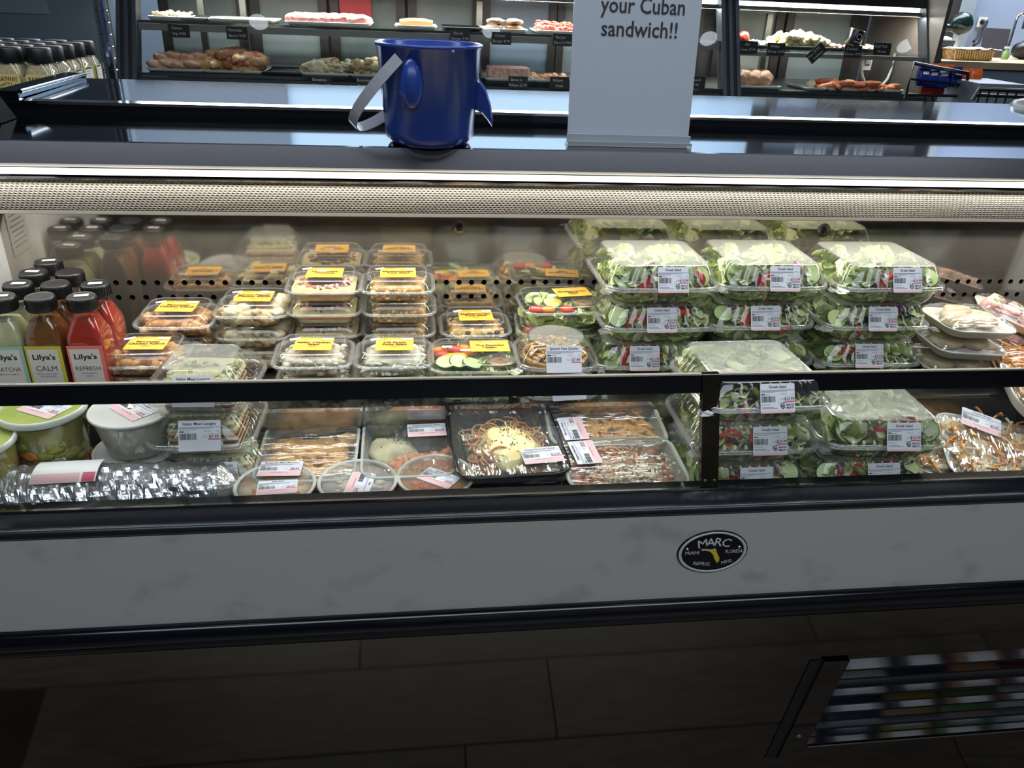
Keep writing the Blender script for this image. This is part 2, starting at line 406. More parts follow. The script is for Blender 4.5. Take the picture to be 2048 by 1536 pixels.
fl = [(-.0185, .0065), (-.0085, .0065), (-.0075, .0055), (.001, .006), (.0025, .0075), (.004, .0055), (.007, -.002), (.0115, -.010), (.0125, -.0165), (.0095, -.0205), (.0065, -.016), (.0035, -.011), (.0015, -.0055), (-.0015, -.0015), (-.004, .001), (-.0075, .0035), (-.0105, .0035), (-.013, .005), (-.018, .004)]
b.add([(x, y, 0.0024) for x, y in fl], [tuple(range(len(fl)))[::-1]], SILV)
b.add([(x * .93 + .0003, y * .93, 0.0034) for x, y in fl], [tuple(range(len(fl)))[::-1]], mat('badge_yellow', (205, 180, 50), 0.4))
part('plate_lettering', b, case)
for sx in (-0.0395, 0.0395):
    b = B(); b.lathe([(0.0, 0.0042), (0.0018, 0.004), (0.0028, 0.0022)], CHROME, 12)
    part('rivet', b, case, loc=(npx + sx, 0.8835, npz + 0.0075), rot=(pi / 2, 0, 0))
# glass front
G0, G1 = Vector((0.925, 0.8615)), Vector((0.982, 1.008))
gd = (G1 - G0).normalized()
def GY(z): return G0.x + (z - G0.y) / (G1.y - G0.y) * (G1.x - G0.x)
PX = 0.408
for x0, x1 in ((XL, PX), (PX + 0.026, XR)):
    b = B(); b.quad((x0, GY(0.8605), 0.8605), (x1, GY(0.8605), 0.8605), (x1, GY(1.005), 1.005), (x0, GY(1.005), 1.005), GLASS)
    part('glass_pane', b, case)
RAILM = mat('rail_black', (20, 22, 26), 0.12, 0.5)
b = B(); b.extr([(GY(0.991) - 0.003, 0.991), (GY(1.014) - 0.003, 1.014), (GY(1.016) + 0.004, 1.0155), (GY(1.014) + 0.008, 1.013), (GY(0.991) + 0.008, 0.991)], XL, XR, RAILM); part('top_rail', b, case)
b = B(); b.extr([(GY(1.0145) - 0.0036, 1.0150), (GY(1.016) - 0.0025, 1.0165), (GY(1.016) + 0.003, 1.0165)], XL, XR, STEELD); part('rail_edge', b, case)
b = B(); z0, z1 = 0.862, 1.0165
b.add([(PX, GY(z0) - .006, z0), (PX + .026, GY(z0) - .006, z0), (PX + .026, GY(z1) - .006, z1), (PX, GY(z1) - .006, z1), (PX, GY(z0) + .006, z0), (PX + .026, GY(z0) + .006, z0), (PX + .026, GY(z1) + .006, z1), (PX, GY(z1) + .006, z1)],
      [(0, 1, 2, 3), (0, 3, 7, 4), (1, 5, 6, 2), (3, 2, 6, 7), (4, 7, 6, 5)], mat('post_black', (34, 33, 24), 0.12, 0.6)); part('glass_post', b, case)
for dx in (0.006, 0.020):
    b = B(); b.lathe([(0.0, 0.003), (0.0025, 0.0026), (0.0034, 0.0)], BLACKM, 12)
    part('screw', b, case, loc=(PX + dx, GY(0.872) - 0.006, 0.872), rot=(pi / 2 - 0.35, 0, 0))
b = B(); b.extr([(0.917, 0.8600), (0.917, 0.8640), (0.921, 0.8640), (0.921, 0.8600)], XL, XR, CHROME); part('glass_channel', b, case)
# decks
b = B(); b.box2((XL, 0.93, FZ - 0.01), (XR, 1.15, FZ), STEELD); part('front_deck', b, case)
b = B(); b.box2((XL, 1.148, FZ - 0.01), (XR, WY, DZ), STEEL); part('rear_deck', b, case)
b = B(); b.box2((XL, 1.1455, DZ - .006), (XR, 1.148, DZ + .0008), CHROME); part('step_highlight', b, case)  # chrome strip added to draw the bright highlight line along the step
b = B(); b.box2((XL, 0.93, 0.70), (XR, 0.935, 0.855), STEELD); part('inner_front', b, case)
# perforated rear wall
b = B(); hx0, pitch, n = -0.708, 0.0236, 92
def wallq(x0, x1, z0, z1): b.quad((x0, WY, z0), (x1, WY, z0), (x1, WY, z1), (x0, WY, z1), MIRROR)
wallq(hx0, hx0 + n * pitch, DZ, 0.9615); wallq(hx0, hx0 + n * pitch, 1.0175, 1.165)
for row, zc in enumerate((0.9755, 1.0035)):
    for i in range(n):
        xc = hx0 + (i + 0.5) * pitch; hw, hh, r = pitch / 2, 0.014, 0.0052
        pts = []; K = 16
        for k in range(K):
            a = 2 * pi * (k + 0.5) / K; ca, sa = math.cos(a), math.sin(a)
            t = min(hw / abs(ca), hh / abs(sa))
            if k in (1, 2): pass
            pts.append((xc + ca * t, WY, zc + sa * t))
        cor = [(xc + sx * hw, WY, zc + sz * hh) for sx, sz in ((1, 1), (-1, 1), (-1, -1), (1, -1))]
        inn = [(xc + r * math.cos(2 * pi * (k + .5) / K), WY, zc + r * math.sin(2 * pi * (k + .5) / K)) for k in range(K)]
        inb = [(x, WY + 0.004, z) for x, y, z in inn]
        fs = []
        for k in range(K):
            k2 = (k + 1) % K
            a1, a2 = pts[k], pts[k2]
            onx1 = abs(abs(a1[0] - xc) - hw) < 1e-7; onx2 = abs(abs(a2[0] - xc) - hw) < 1e-7
            if onx1 != onx2:
                q = 0 if (a1[0] + a2[0] > 2 * xc and a1[2] + a2[2] > 2 * zc) else 1 if (a1[0] + a2[0] < 2 * xc and a1[2] + a2[2] > 2 * zc) else 2 if (a1[0] + a2[0] < 2 * xc) else 3
                fs.append((k, 2 * K + K + q, k2, K + k2, K + k))
            else: fs.append((k, k2, K + k2, K + k))
        b.add(pts + inn + inb + cor, fs, MIRROR)
        b.add(inn + inb, [(k, (k + 1) % K, K + (k + 1) % K, K + k) for k in range(K)], HOLE)
part('rear_wall', b, case, label='mirror-polished rear wall with two rows of round holes')
b = B(); b.box2((hx0, WY + 0.012, DZ), (XR, WY + 0.014, 1.165), HOLE); part('plenum', b, case)
for x in (0.082, 0.785):
    b = B(); b.lathe([(0.0, 0.006), (0.004, 0.005), (0.006, 0.0), (0.014, -0.0002)], STEEL, 16, mseg=[BLACKM, BLACKM, STEELD])
    part('wall_screw', b, case, loc=(x, WY - 0.0004, 1.108), rot=(pi / 2, 0, 0))
for x0, x1 in ((-0.72, -0.703), (1.60, 1.62)):
    b = B(); b.box2((x0, 0.95, FZ), (x1, WY, 1.20), mat('side_white', (218, 220, 222), 0.35)); part('side_liner', b, case)
b = B(); b.box((0, 0, 0), (0.0006, 0.07, 0.085), mat('notice_paper', (200, 203, 208), 0.5))
for k in range(8): b.box((0.0005, 0, 0.035 - k * 0.009), (0.0002, 0.055 - (k % 3) * .008, 0.0018), INKG)
part('notice_label', b, case, loc=(-0.7022, 1.355, 1.085))
# canopy
b = B()
prof = [(1.300, 1.234), (1.326, 1.2640), (1.332, 1.2650), (1.546, 1.2655), (1.546, 1.22), (1.46, 1.20), (1.33, 1.222)]
b.extr(prof[1:-1] + [(1.33, 1.222)], XL, XR, TOPS); part('canopy_top', b, case, label='polished dark steel canopy top')
b = B(); b.quad((XL, 1.300, 1.234), (XR, 1.300, 1.234), (XR, 1.326, 1.264), (XL, 1.326, 1.264), mat('canopy_face_steel', (120, 120, 126), .22, .9, bump=.05, bscale=3)); part('canopy_face', b, case)
b = B(); b.extr([(1.2985, 1.2335), (1.3005, 1.2355), (1.3060, 1.2325), (1.3050, 1.2300)], XL, XR, STEELD); part('canopy_lip', b, case)
b = B(); b.X = Matrix.Translation((0.41, 1.309, 1.2225)) @ Matrix.Rotation(pi / 2, 4, 'Y')
b.lathe([(0.0050, -1.2), (0.0050, 1.2)], mat('tube_lamp', (255, 255, 255), 0.4, emit=(255, 246, 226), es=3.0), 16); part('light_tube', b, case, label='glowing white light tube')
b = B(); b.extr([(1.316, 1.2135), (1.3115, 1.2135), (1.3115, 1.2115), (1.3185, 1.207)], XL, XR, CHROME); part('tube_reflector', b, case)
# honeycomb discharge
b = B()
h0, h1 = Vector((1.316, 1.2095)), Vector((1.374, 1.1440)); hd_ = (h1 - h0); HL = hd_.length; hd_.normalize(); hn = Vector((-hd_.y, hd_.x))
if hn.x > 0: hn = -hn
HON = mat('honeycomb_plastic', (126, 124, 120), 0.9, spec=.1)
pt = 0.0074; rows = int(HL / (pt * 0.866)); r0 = pt / math.sqrt(3)
vs = []; fs = []
def hp(x, t, o): return (x, h0.x + hd_.x * t - hn.x * o, h0.y + hd_.y * t - hn.y * o)
for j in range(rows):
    for i in range(int((XR - XL) / pt)):
        cx = XL + (i + 0.5 * (j % 2)) * pt; t = (j + 0.5) * pt * 0.866; n0 = len(vs)
        for (rr, o) in ((r0, 0), (r0 * 0.74, 0), (r0 * 0.7, 0.0016)):
            for k in range(6):
                a = pi / 6 + k * pi / 3; vs.append(hp(cx + rr * math.cos(a), t + rr * math.sin(a), o))
        for k in range(6):
            k2 = (k + 1) % 6
            fs.append((n0 + k, n0 + k2, n0 + 6 + k2, n0 + 6 + k)); fs.append((n0 + 6 + k, n0 + 6 + k2, n0 + 12 + k2, n0 + 12 + k))
b.add(vs, fs, HON)
part('air_honeycomb', b, case, kind='stuff')
b = B(); b.quad(hp(XL, 0, .0018), hp(XR, 0, .0018), hp(XR, HL, .0018), hp(XL, HL, .0018), mat('honeycomb_back', (66, 58, 48), 0.9, spec=.05)); part('honeycomb_back', b, case)
b = B(); b.extr([(1.372, 1.1455), (1.3705, 1.1395), (1.380, 1.1365), (WY + .01, 1.150), (WY + .01, 1.157), (1.38, 1.146)], XL, XR, STEELD); part('honeycomb_trim', b, case)
# rear unit of the island
isl = top('rear_island_case', 'second dark steel topped case standing back to back behind the first', 'display case', (0, 0, 0))
b = B(); b.extr([(1.60, 1.20), (1.60, 1.2855), (1.606, 1.289), (1.94, 1.291), (1.94, FL), (1.60, FL)], -0.745, 1.95, TOPS)
part('top_panel', b, isl)
b = B(); b.extr([(1.585, 1.10), (1.585, 1.283), (1.5995, 1.283), (1.5995, 1.10)], -0.745, 1.95, mat('face_black', (16, 19, 24), 0.15)); part('face_panel', b, isl)
b = B(); b.extr([(1.583, 1.2835), (1.583, 1.2885), (1.6, 1.2905), (1.601, 1.2835)], -0.745, 1.95, CHROME); part('front_edge', b, isl)
for x0, x1, lab in ((-0.745, -0.703, 'end_cap'), ):
    b = B(); b.box2((x0, 1.60, 1.291), (x1, 1.93, 1.303), TOPS); b.box2((x0, 1.596, 1.27), (x1, 1.601, 1.303), BLACK) if x0 < 0 else None
    part(lab, b, isl)
b = B(); b.X = Matrix.Translation((1.62, 1.78, 1.290)); b.loft([ring(.15, .16, .05, 0), ring(.145, .155, .05, .014), ring(.11, .12, .04, .026)], mat('moulding_black', (18, 19, 20), .3, spec=.2), None, mat('moulding_glass', (40, 44, 48), .35, spec=.2)); part('end_moulding', b, isl)
b = B(); b.tube([(-0.700, 1.60, 1.302), (-0.700, 1.92, 1.302)], 0.004, TOPS, 8); part('end_moulding', b, isl)
# black slanted side screen at far left
b = B(); p0 = aty(-60, 60, 1.5); p1 = aty(38, 238, 1.5)
b.X = Matrix.Translation((-0.745, 1.50, 1.325))
b.box((0, 0, 0), (0.05, 0.06, 0.16), mat('screen_black', (10, 11, 13), 0.7, spec=.05), Matrix.Rotation(-0.5, 3, 'Y'))
top('black_side_screen', 'black slanted panel leaning at the far left end of the case top', 'panel', mesh=b.mesh('black_side_screen'))
# ================================================================ LABELS
def orange_label(b, t1, t2, w=0.062, h=0.051, seed=0):
    b.rect(-w / 2, -h / 2, w / 2, h / 2, 0, ORANGEL)
    r = random.Random(seed)
    for k in range(46):
        x = r.uniform(-w / 2 + .001, w / 2 - .001); y = h / 2 - 0.0015 - abs(r.gauss(0, .0022)) * 1.2
        if y < h / 2 - .009: continue
        q = r.uniform(.0005, .0011)
        b.rect(x, y - q, x + q * 1.8, y, 0.00025, BROWNINK if k % 3 else REDINK)
    b.text("Lilya's", PAPERW, 0, h / 2 - 0.0145, 0.0046, z=0.0003, off=0.02)
    if t2:
        b.text(t1, BROWNINK, 0, h / 2 - 0.0235, 0.0066, z=0.0003, off=0.04, maxw=w * .92)
        b.text(t2, BROWNINK, 0, h / 2 - 0.0315, 0.0066, z=0.0003, off=0.04, maxw=w * .92)
    else: b.text(t1, BROWNINK, 0, h / 2 - 0.027, 0.0062, z=0.0003, off=0.025, maxw=w * .86)
    for k, (yy, ww) in enumerate(((-0.0095, .012), (-0.0125, .018), (-.0155, .009))): b.rect(-ww / 2, yy - .0003, ww / 2, yy + .0003, 0.0003, BROWNINK)
def sticker(b):
    b.rect(-0.0085, -0.004, 0.0085, 0.004, 0, PAPERW); b.text('6.99', INKG, 0, -0.0012, 0.003, z=0.0002)
def price_label(b, title, price='10.99', w=0.053, h=0.043, shop=True, pinkband=True, tw=.5):
    x0, y1 = -w / 2, h / 2
    pts = []
    for cx, cy, a in ((w / 2 - .002, -h / 2 + .002, -pi / 2), (w / 2 - .002, h / 2 - .002, 0), (-w / 2 + .002, h / 2 - .002, pi / 2), (-w / 2 + .002, -h / 2 + .002, pi)):
        for k in range(4): pts.append((cx + .002 * math.cos(a + pi / 6 * k), cy + .002 * math.sin(a + pi / 6 * k), 0))
    b.add(pts, [tuple(range(len(pts)))], PAPER)
    s = h / 0.043
    b.text(title, INK, 0, y1 - .0066 * s, .0040 * s, z=.00025, off=.012, maxw=w * .8)
    b.rect(x0 + .001, y1 - .0099 * s, -x0 - .001, y1 - .0093 * s, .0002, BLUEINK)
    b.rect(x0 + .001, y1 - .0114 * s, x0 + w * .78, y1 - .0108 * s, .0002, INKG)
    b.rect(x0 + .001, y1 - .0131 * s, x0 + w * .42, y1 - .0126 * s, .0002, INKG)
    b.rect(x0 + .0015, y1 - .0165 * s, x0 + w * .13, y1 - .0148 * s, .0002, INK); b.rect(x0 + w * .14, y1 - .016 * s, x0 + w * .28, y1 - .0155 * s, .0002, INKG)
    r = random.Random(5); x = x0 + .002
    while x < x0 + w * .43:
        d = r.choice((.0004, .0007, .0010)); b.rect(x, y1 - .027 * s, x + d, y1 - .018 * s, .0002, INK); x += d + r.choice((.0004, .0007))
    b.text('09-16-23', INKG, x0 + w * .68, y1 - .0162 * s, .0018 * s, z=.0002); b.text('LB', INKG, x0 + w * .93, y1 - .0162 * s, .0018 * s, z=.0002)
    b.text('1.0', INKG, x0 + w * .63, y1 - .0245 * s, .0034 * s, z=.0002)
    b.text('$' + price, INK, x0 + w * .84, y1 - .0245 * s, .0042 * s, z=.00025, off=.01)
    b.rect(x0 + w * .71, y1 - .0275 * s, -x0 - .0006, y1 - .0256 * s, .0002, REDINK)
    b.rect(x0 + w * .71, y1 - .0188 * s, -x0 - .0006, y1 - .0185 * s, .0002, REDINK); b.rect(x0 + w * .71, y1 - .0256 * s, x0 + w * .715, y1 - .0188 * s, .0002, REDINK)
    if shop:
        b.rect(x0 + w * .5, y1 - .0279 * s, x0 + w * .7, y1 - .0275 * s, .0002, BLUEINK)
        b.text('Beach Meats', INKG, x0 + w * .16, y1 - .0312 * s, .0019 * s, z=.0002)
        b.rect(x0 + .002, y1 - .0345 * s, x0 + w * .38, y1 - .0338 * s, .0002, INKG); b.rect(x0 + .002, y1 - .0362 * s, x0 + w * .5, y1 - .0356 * s, .0002, INKG)
        cx, cy = x0 + w * .65, y1 - .0335 * s
        b.disc((cx, cy, .0002), .0034 * s, INK, 16); b.disc((cx, cy, .0003), .0022 * s, PAPER, 14); b.disc((cx, cy, .0004), .0014 * s, INK, 10)
        for dx, dy in ((-.0036, .0032), (.0, .0045), (.0012, .0044), (-.0046, .001)): b.rect(cx + dx * s, cy + dy * s, cx + (dx + .0018) * s, cy + (dy + .0013) * s, .0003, INK)
        b.text('BEACH', INK, x0 + w * .86, y1 - .0325 * s, .0028 * s, z=.0002, off=.03, maxw=w * .24); b.text('MEATS', INK, x0 + w * .86, y1 - .0368 * s, .0028 * s, z=.0002, off=.03, maxw=w * .24)
        if pinkband: b.rect(x0 + .001, y1 - .0425 * s, -x0 - .001, y1 - .0392 * s, .00015, PINK)
def pink_label(b, title, price='8.99', w=0.062, h=0.040):
    price_label(b, title, price, w, h, shop=False)
    b.rect(-w / 2 + .001, -h / 2 + .001, w / 2 - .001, -h / 2 + .012, .00015, PINK)
    b.text('Keep Cooking Thing', INKG, 0, -h / 2 + .0085, .0022, z=.0003)
# ================================================================ FOOD
def fm(name, c, c2=None, rough=.45, scale=60, **k): return mat(name, c, rough, c2=c2, scale=scale, bump=.5, bscale=90, **k)
CHICK = [fm('chicken_seared', (196, 150, 92), (140, 84, 44)), fm('chicken_pale', (214, 182, 132), (170, 120, 70)), fm('chicken_char', (104, 62, 36), (150, 96, 54))]
LEMON = [fm('lemon_chicken', (226, 210, 168), (188, 160, 112)), fm('lemon_chicken_dark', (178, 148, 104), (110, 88, 60)), fm('lemon_chicken_light', (236, 226, 196), (206, 186, 140))]
HUMUS = mat('hummus', (222, 206, 160), .6, c2=(206, 184, 130), scale=50, bump=.4); HARI = mat('harissa_oil', (206, 104, 30), .2, c2=(228, 150, 60), scale=40)
REDC = [fm('red_crumble', (150, 62, 38), (196, 110, 76)), fm('pink_crumble', (222, 176, 160), (190, 120, 96)), fm('white_crumble', (232, 222, 206), (206, 188, 160))]
TUNA = [fm('tuna', (206, 172, 116), (168, 126, 76)), fm('tuna_light', (226, 202, 156), (190, 156, 106)), fm('tuna_orange', (222, 160, 70), (196, 130, 60))]
CSAL = [fm('chicken_salad', (212, 204, 184), (180, 166, 140)), fm('chicken_salad_grey', (186, 176, 156), (150, 138, 118)), fm('chicken_salad_white', (228, 224, 210), (200, 192, 172))]
PASTA = [fm('pasta_salad', (214, 212, 196), (186, 180, 156)), fm('pasta_light', (230, 228, 214), (206, 202, 184)), fm('pasta_green', (178, 186, 140), (196, 196, 160))]
CHKP = [fm('chickpea', (222, 190, 124), (186, 148, 84)), fm('chickpea_pale', (232, 216, 172), (206, 180, 126)), fm('olive_bit', (72, 42, 40), (96, 60, 50)), fm('chickpea_gold', (196, 150, 74), (170, 120, 56))]
LETT = [mat('lettuce_pale', (208, 214, 158), .4, c2=(176, 190, 112), scale=35, bump=.6), mat('lettuce_green', (170, 186, 98), .4, c2=(132, 156, 70), scale=30, bump=.6), mat('lettuce_white', (226, 230, 192), .4, c2=(202, 212, 150), scale=35, bump=.6), mat('lettuce_dark', (80, 104, 52), .4, c2=(120, 142, 72), scale=30)]
TOMR = mat('tomato_red', (206, 44, 34), .25, c2=(226, 84, 60), scale=25); CUKE = mat('cucumber_flesh', (206, 222, 160), .3, c2=(188, 208, 136), scale=40); CUKES = mat('cucumber_skin', (58, 92, 40), .35)
TOMO = mat('tomato_orange', (236, 140, 36), .2); TOMY = mat('pepper_yellow', (240, 196, 40), .25); OLIV = mat('olive_black', (34, 26, 34), .25); ONION = mat('onion_purple', (130, 70, 110), .35, c2=(196, 160, 184), scale=30)
FETA = mat('feta', (236, 232, 216), .6)
def pile(b, w, d, z0, z1, n, size, ms, seed=1, sub=1, dome=.4, sq=None, base=True):
    r = random.Random(seed)
    if base:
        b.loft([ring(w * .86, d * .86, w * .3, z0), ring(w * .96, d * .96, w * .3, z0 + (z1 - z0) * .6), ring(w * .8, d * .8, w * .3, z1 - size * .5)], ms[0], ms[0], ms[0])
    for k in range(n):
        x = r.uniform(-1, 1); y = r.uniform(-1, 1)
        e = 1 - dome * max(abs(x), abs(y)) ** 2
        on = k % 2
        if on and base: # on the sides
            if r.random() < .6: y = -1.0; 
            else: x = r.choice((-1, 1))
            z = r.uniform(z0 + size * .4, z0 + (z1 - z0) * .85)
        else: z = z0 + (z1 - z0) * e - size * .2 if base else r.uniform(z0 + size * .5, z0 + (z1 - z0) * e)
        s = size * r.uniform(.6, 1.25)
        q = sq or (r.uniform(.8, 1.3), r.uniform(.7, 1.1), r.uniform(.5, .9))
        b.blob((x * w * .93, y * d * .93, z), s, ms[(r.choice((0, 0, 1, 2)) if len(ms) < 4 else r.choice((0, 0, 1, 1, 2, 3))) % len(ms)], q, r.uniform(0, 6), .22, sub, k + seed, r.uniform(-.5, .5))
def leaf(b, c, s, m, r, k):
    n = 4; vs = []
    Rm = Matrix.Rotation(r.uniform(0, 6.3), 3, 'Z') @ Matrix.Rotation(r.uniform(-1.1, 1.1), 3, 'X') @ Matrix.Rotation(r.uniform(-.6, .6), 3, 'Y')
    for i in range(n + 1):
        for j in range(n + 1):
            u, v = i / n * 2 - 1, j / n * 2 - 1
            q = 1 - .25 * (u * u * v * v)
            p = Vector((u * s * q, v * s * .8 * q, s * (.35 * u * u + .25 * noise.noise(Vector((u * 1.6 + k * 7.3, v * 1.6, k * 1.7))) * 2)))
            vs.append(Rm @ p + Vector(c))
    b.add(vs, [(i * (n + 1) + j, (i + 1) * (n + 1) + j, (i + 1) * (n + 1) + j + 1, i * (n + 1) + j + 1) for i in range(n) for j in range(n)], m, True)
def lettuce(b, w, d, z0, z1, n, s, seed=3, ms=LETT, env=None):
    r = random.Random(seed)
    b.loft([ring(w * .8, d * .8, w * .3, z0 + .001), ring(w * .92, d * .92, w * .3, (z0 + z1) / 2), ring(w * .75, d * .75, w * .3, z1 - s * .7)], ms[1], ms[1], ms[1])
    for k in range(n):
        x, y = r.uniform(-1, 1), r.uniform(-1, 1); z = r.uniform(z0 + s * .5, z1 - s * .3)
        if k % 3 == 0: y = -1
        if k % 3 == 1 and k % 2: x = r.choice((-1, 1))
        if k % 3 == 2: z = z1 - s * .35
        leaf(b, (x * (w - s * .6), y * (d - s * .6), z), s * r.uniform(.7, 1.2), ms[r.choice((0, 0, 0, 1, 1, 2, 2, 2, 3) if len(ms) > 3 else (0, 1, 2))], r, k + seed)
    if env:
        w_, d_, h0, h1 = env
        for p in b.v:
            p.z = min(max(p.z, .0015), h1 - .003)
            k = (.74 + .16 * min(1, p.z / h0)) if p.z < h0 else (.895 - .125 * ((p.z - h0) / (h1 - h0)) ** 1.5)
            p.x = max(-w_ * k + .002, min(w_ * k - .002, p.x)); p.y = max(-d_ * k + .002, min(d_ * k - .002, p.y))
def cuke(b, rr=.018, th=.004, half=False):
    n = 20 if not half else 11; A = 2 * pi if not half else pi
    o = [(rr * math.cos(A * k / (n if not half else n - 1)), rr * math.sin(A * k / (n if not half else n - 1))) for k in range(n)]
    i = [(x * .9, y * .9) for x, y in o]
    b.add([(x, y, th) for x, y in i], [tuple(range(n))], CUKE); b.add([(x, y, 0) for x, y in i], [tuple(range(n))[::-1]], CUKE)
    vs = [(x, y, th) for x, y in i] + [(x, y, th * .8) for x, y in o] + [(x, y, th * .2) for x, y in o] + [(x, y, 0) for x, y in i]
    fs = []; m = n if not half else n - 1
    for q in range(3): fs += [(q * n + k, q * n + n + k, q * n + n + (k + 1) % n, q * n + (k + 1) % n) for k in range(n)]
    b.add(vs, fs, CUKES, True)
def wedge(b, rr=.024, m=None):
    m = m or TOMR; vs, fs = ICO[2]
    b.add([Vector((v.x * rr, max(v.y, -.1) * rr * .7, v.z * rr * .8)) for v in vs], fs, m, True)
# ================================================================ ORANGE-LABELLED DELI BOXES
LH = 0.0405
def box_base(w, d, h0):
    def f(b):
        b.loft([ring(w * .66, d * .64, .012, .0008), ring(w * .69, d * .67, .014, 0.0), ring(w * .72, d * .70, .015, .003), ring(w * .86, d * .85, .019, h0 * .8), ring(w * .875, d * .865, .02, h0 * .95)], CLEAR, CLEAR)
        b.loft([ring(w * .875, d * .865, .02, h0 * .95), ring(w * .98, d * .98, .024, h0), ring(w, d, .026, h0 - .0015), ring(w * .985, d * .985, .025, h0 - .003)], CLEARRIM)
    return f
def box_lid(w, d, h0, h1):
    def f(b):
        b.loft([ring(w, d, .026, h0 + .0002), ring(w * 1.0, d * 1.0, .026, h0 + .0022), ring(w * .95, d * .95, .024, h0 + .003), ring(w * .91, d * .90, .022, h0 + .0015)], CLEARRIM)
        b.loft([ring(w * .91, d * .90, .022, h0 + .0015), ring(w * .86, d * .85, .021, h0 + (h1 - h0) * .55), ring(w * .79, d * .77, .02, h1 - .0025)], CLEAR)
        b.loft([ring(w * .79, d * .77, .02, h1 - .0025), ring(w * .76, d * .735, .018, h1), ring(w * .735, d * .705, .017, h1 - .0008)], CLEARRIM)
        b.add(ring(w * .735, d * .705, .017, h1 - .0008), [tuple(range(24))], CLEAR)
    return f
def pile_parts(food):
    W_, D_ = .050, .043
    T = {'moroccan': lambda b: pile(b, W_, D_, .002, .031, 44, .0105, CHICK, 3),
         'lemon': lambda b: pile(b, W_, D_, .002, .033, 26, .015, LEMON, 5, sub=2),
         'tuna': lambda b: pile(b, W_ * .97, D_, .002, .027, 130, .0048, TUNA, 6),
         'italian': lambda b: pile(b, W_, D_, .002, .030, 90, .0070, CSAL, 8),
         'dill': lambda b: pile(b, W_, D_, .002, .029, 90, .0068, PASTA, 9, sq=(1.5, .45, .45)),
         'chickpea': lambda b: pile(b, W_, D_, .002, .026, 95, .0058, CHKP, 10, sq=(1, 1, .95))}
    return T.get(food)
def deli_box(label, food, t1, t2, loc, rz=0.0, lid_label=True, group=None, tilt=0.0, seed=0):
    t = top('deli_container', label, 'food container', loc, rz, group)
    w, d = .066, .0575
    part('base', cm('box_base', box_base(w, d, .0215)), t)
    if food == 'hummus':
        def h1(b):
            b.loft([ring(.045, .038, .013, .002), ring(.049, .041, .014, .009)], HUMUS, HUMUS)
            b.loft([ring(.049, .041, .014, .009), ring(.053, .045, .015, .015)], HARI)
            b.loft([ring(.053, .045, .015, .015), ring(.054, .047, .016, .0205), ring(.03, .025, .01, .023)], HUMUS, None, mat('harissa_pool', (112, 36, 20), .15))
        part('hummus', cm('food_hummus', h1), t)
        def h2(b):
            r = random.Random(4)
            for k in range(90):
                a = r.uniform(0, 6.3); q = r.uniform(.7, 1); b.blob((math.cos(a) * .046 * q, math.sin(a) * .038 * q, .023 + r.uniform(0, .003)), r.uniform(.002, .0042), REDC[r.randrange(3)], j=.3, seed=k)
        part('crumble', cm('food_crumble', h2), t, kind='stuff')
    else: part({'moroccan': 'chicken_pieces', 'lemon': 'chicken_pieces', 'tuna': 'tuna_salad', 'italian': 'chicken_salad', 'dill': 'pasta_salad', 'chickpea': 'chickpea_salad'}[food], cm('food_' + food, pile_parts(food)), t, kind='stuff')
    part('lid', cm('box_lid', box_lid(w, d, .0215, LH)), t)
    if lid_label:
        part('label', cm('lab_' + t1, lambda b: orange_label(b, t1, t2, seed=len(t1))), t, loc=(.001, -.001, LH + .0002), rot=(0, 0, tilt))
        st = cm('sticker', sticker)
        part('price_sticker', st, t, loc=(-.031, .018, LH + .0009), rot=(0, 0, .45 + tilt)); part('price_sticker', st, t, loc=(.022 if seed % 2 else -.004, .0165 if seed % 2 else .006, LH + .001), rot=(0, 0, tilt))
    return t
def stack(n, x, y, z, food, t1, t2, labels, rz=0, dx=0.0, tilt=0.0, seed=0):
    for k in range(n):
        topk = (k == n - 1)
        j = (R.uniform(-.002, .002), R.uniform(-.002, .002)) if not topk else (0, 0)
        deli_box(labels[n - 1 - k], food, t1, t2, (x + j[0] + dx * (k - n + 1), y + j[1], z + k * LH), rz, True, tilt=tilt, seed=seed)
stack(2, -.432, 1.232, DZ, 'moroccan', 'Moroccan', 'Chicken Kabob', ['Moroccan chicken kabob box on top of the front left pair, orange label tilted', 'Moroccan chicken kabob box under the front left one, beside the red bottle'], rz=.02, tilt=-.04, seed=1)
stack(3, -.404, 1.335 - .012, DZ - .012, 'moroccan', 'Moroccan', 'Chicken Kabob', ['Moroccan chicken kabob box topping the stack behind, against the rear wall', 'second Moroccan chicken kabob box down in the stack against the rear wall', 'lowest Moroccan chicken kabob box in the stack against the rear wall'], tilt=-.04, seed=1)
stack(3, -.278, 1.339, DZ, 'lemon', 'Lemon Pepper', 'Chicken Kabob', ['lemon pepper chicken kabob box with orange label, top of its stack', 'middle box of pale lemon chicken in the stack left of the hummus', 'bottom box of pale lemon chicken in the stack left of the hummus'], tilt=-.03, seed=1)
stack(4, -.156, 1.346, DZ, 'hummus', 'Hot Harissa', 'Hummus', ['hot harissa hummus box topping the tall stack, two white stickers on it', 'second hummus box from the top, orange layer over cream', 'third hummus box from the top of the hummus stack', 'lowest hummus box, behind the Italian chicken salad'], tilt=-.02, seed=2)
stack(4, -.030, 1.346, DZ, 'tuna', 'Mediterranean', 'Tuna Salad', ['Mediterranean tuna salad box topping the stack right of the hummus', 'second tuna salad box from the top of its stack', 'third tuna salad box from the top of its stack', 'lowest tuna salad box, behind the dill pickle pasta salad'], tilt=.02, seed=1)
stack(2, -.168, 1.222, DZ, 'italian', 'Italian Chicken', 'Salad', ['Italian chicken salad box with orange lid label in front of the hummus', 'box of grey chicken salad beneath the Italian chicken salad box'], tilt=-.04, seed=1)
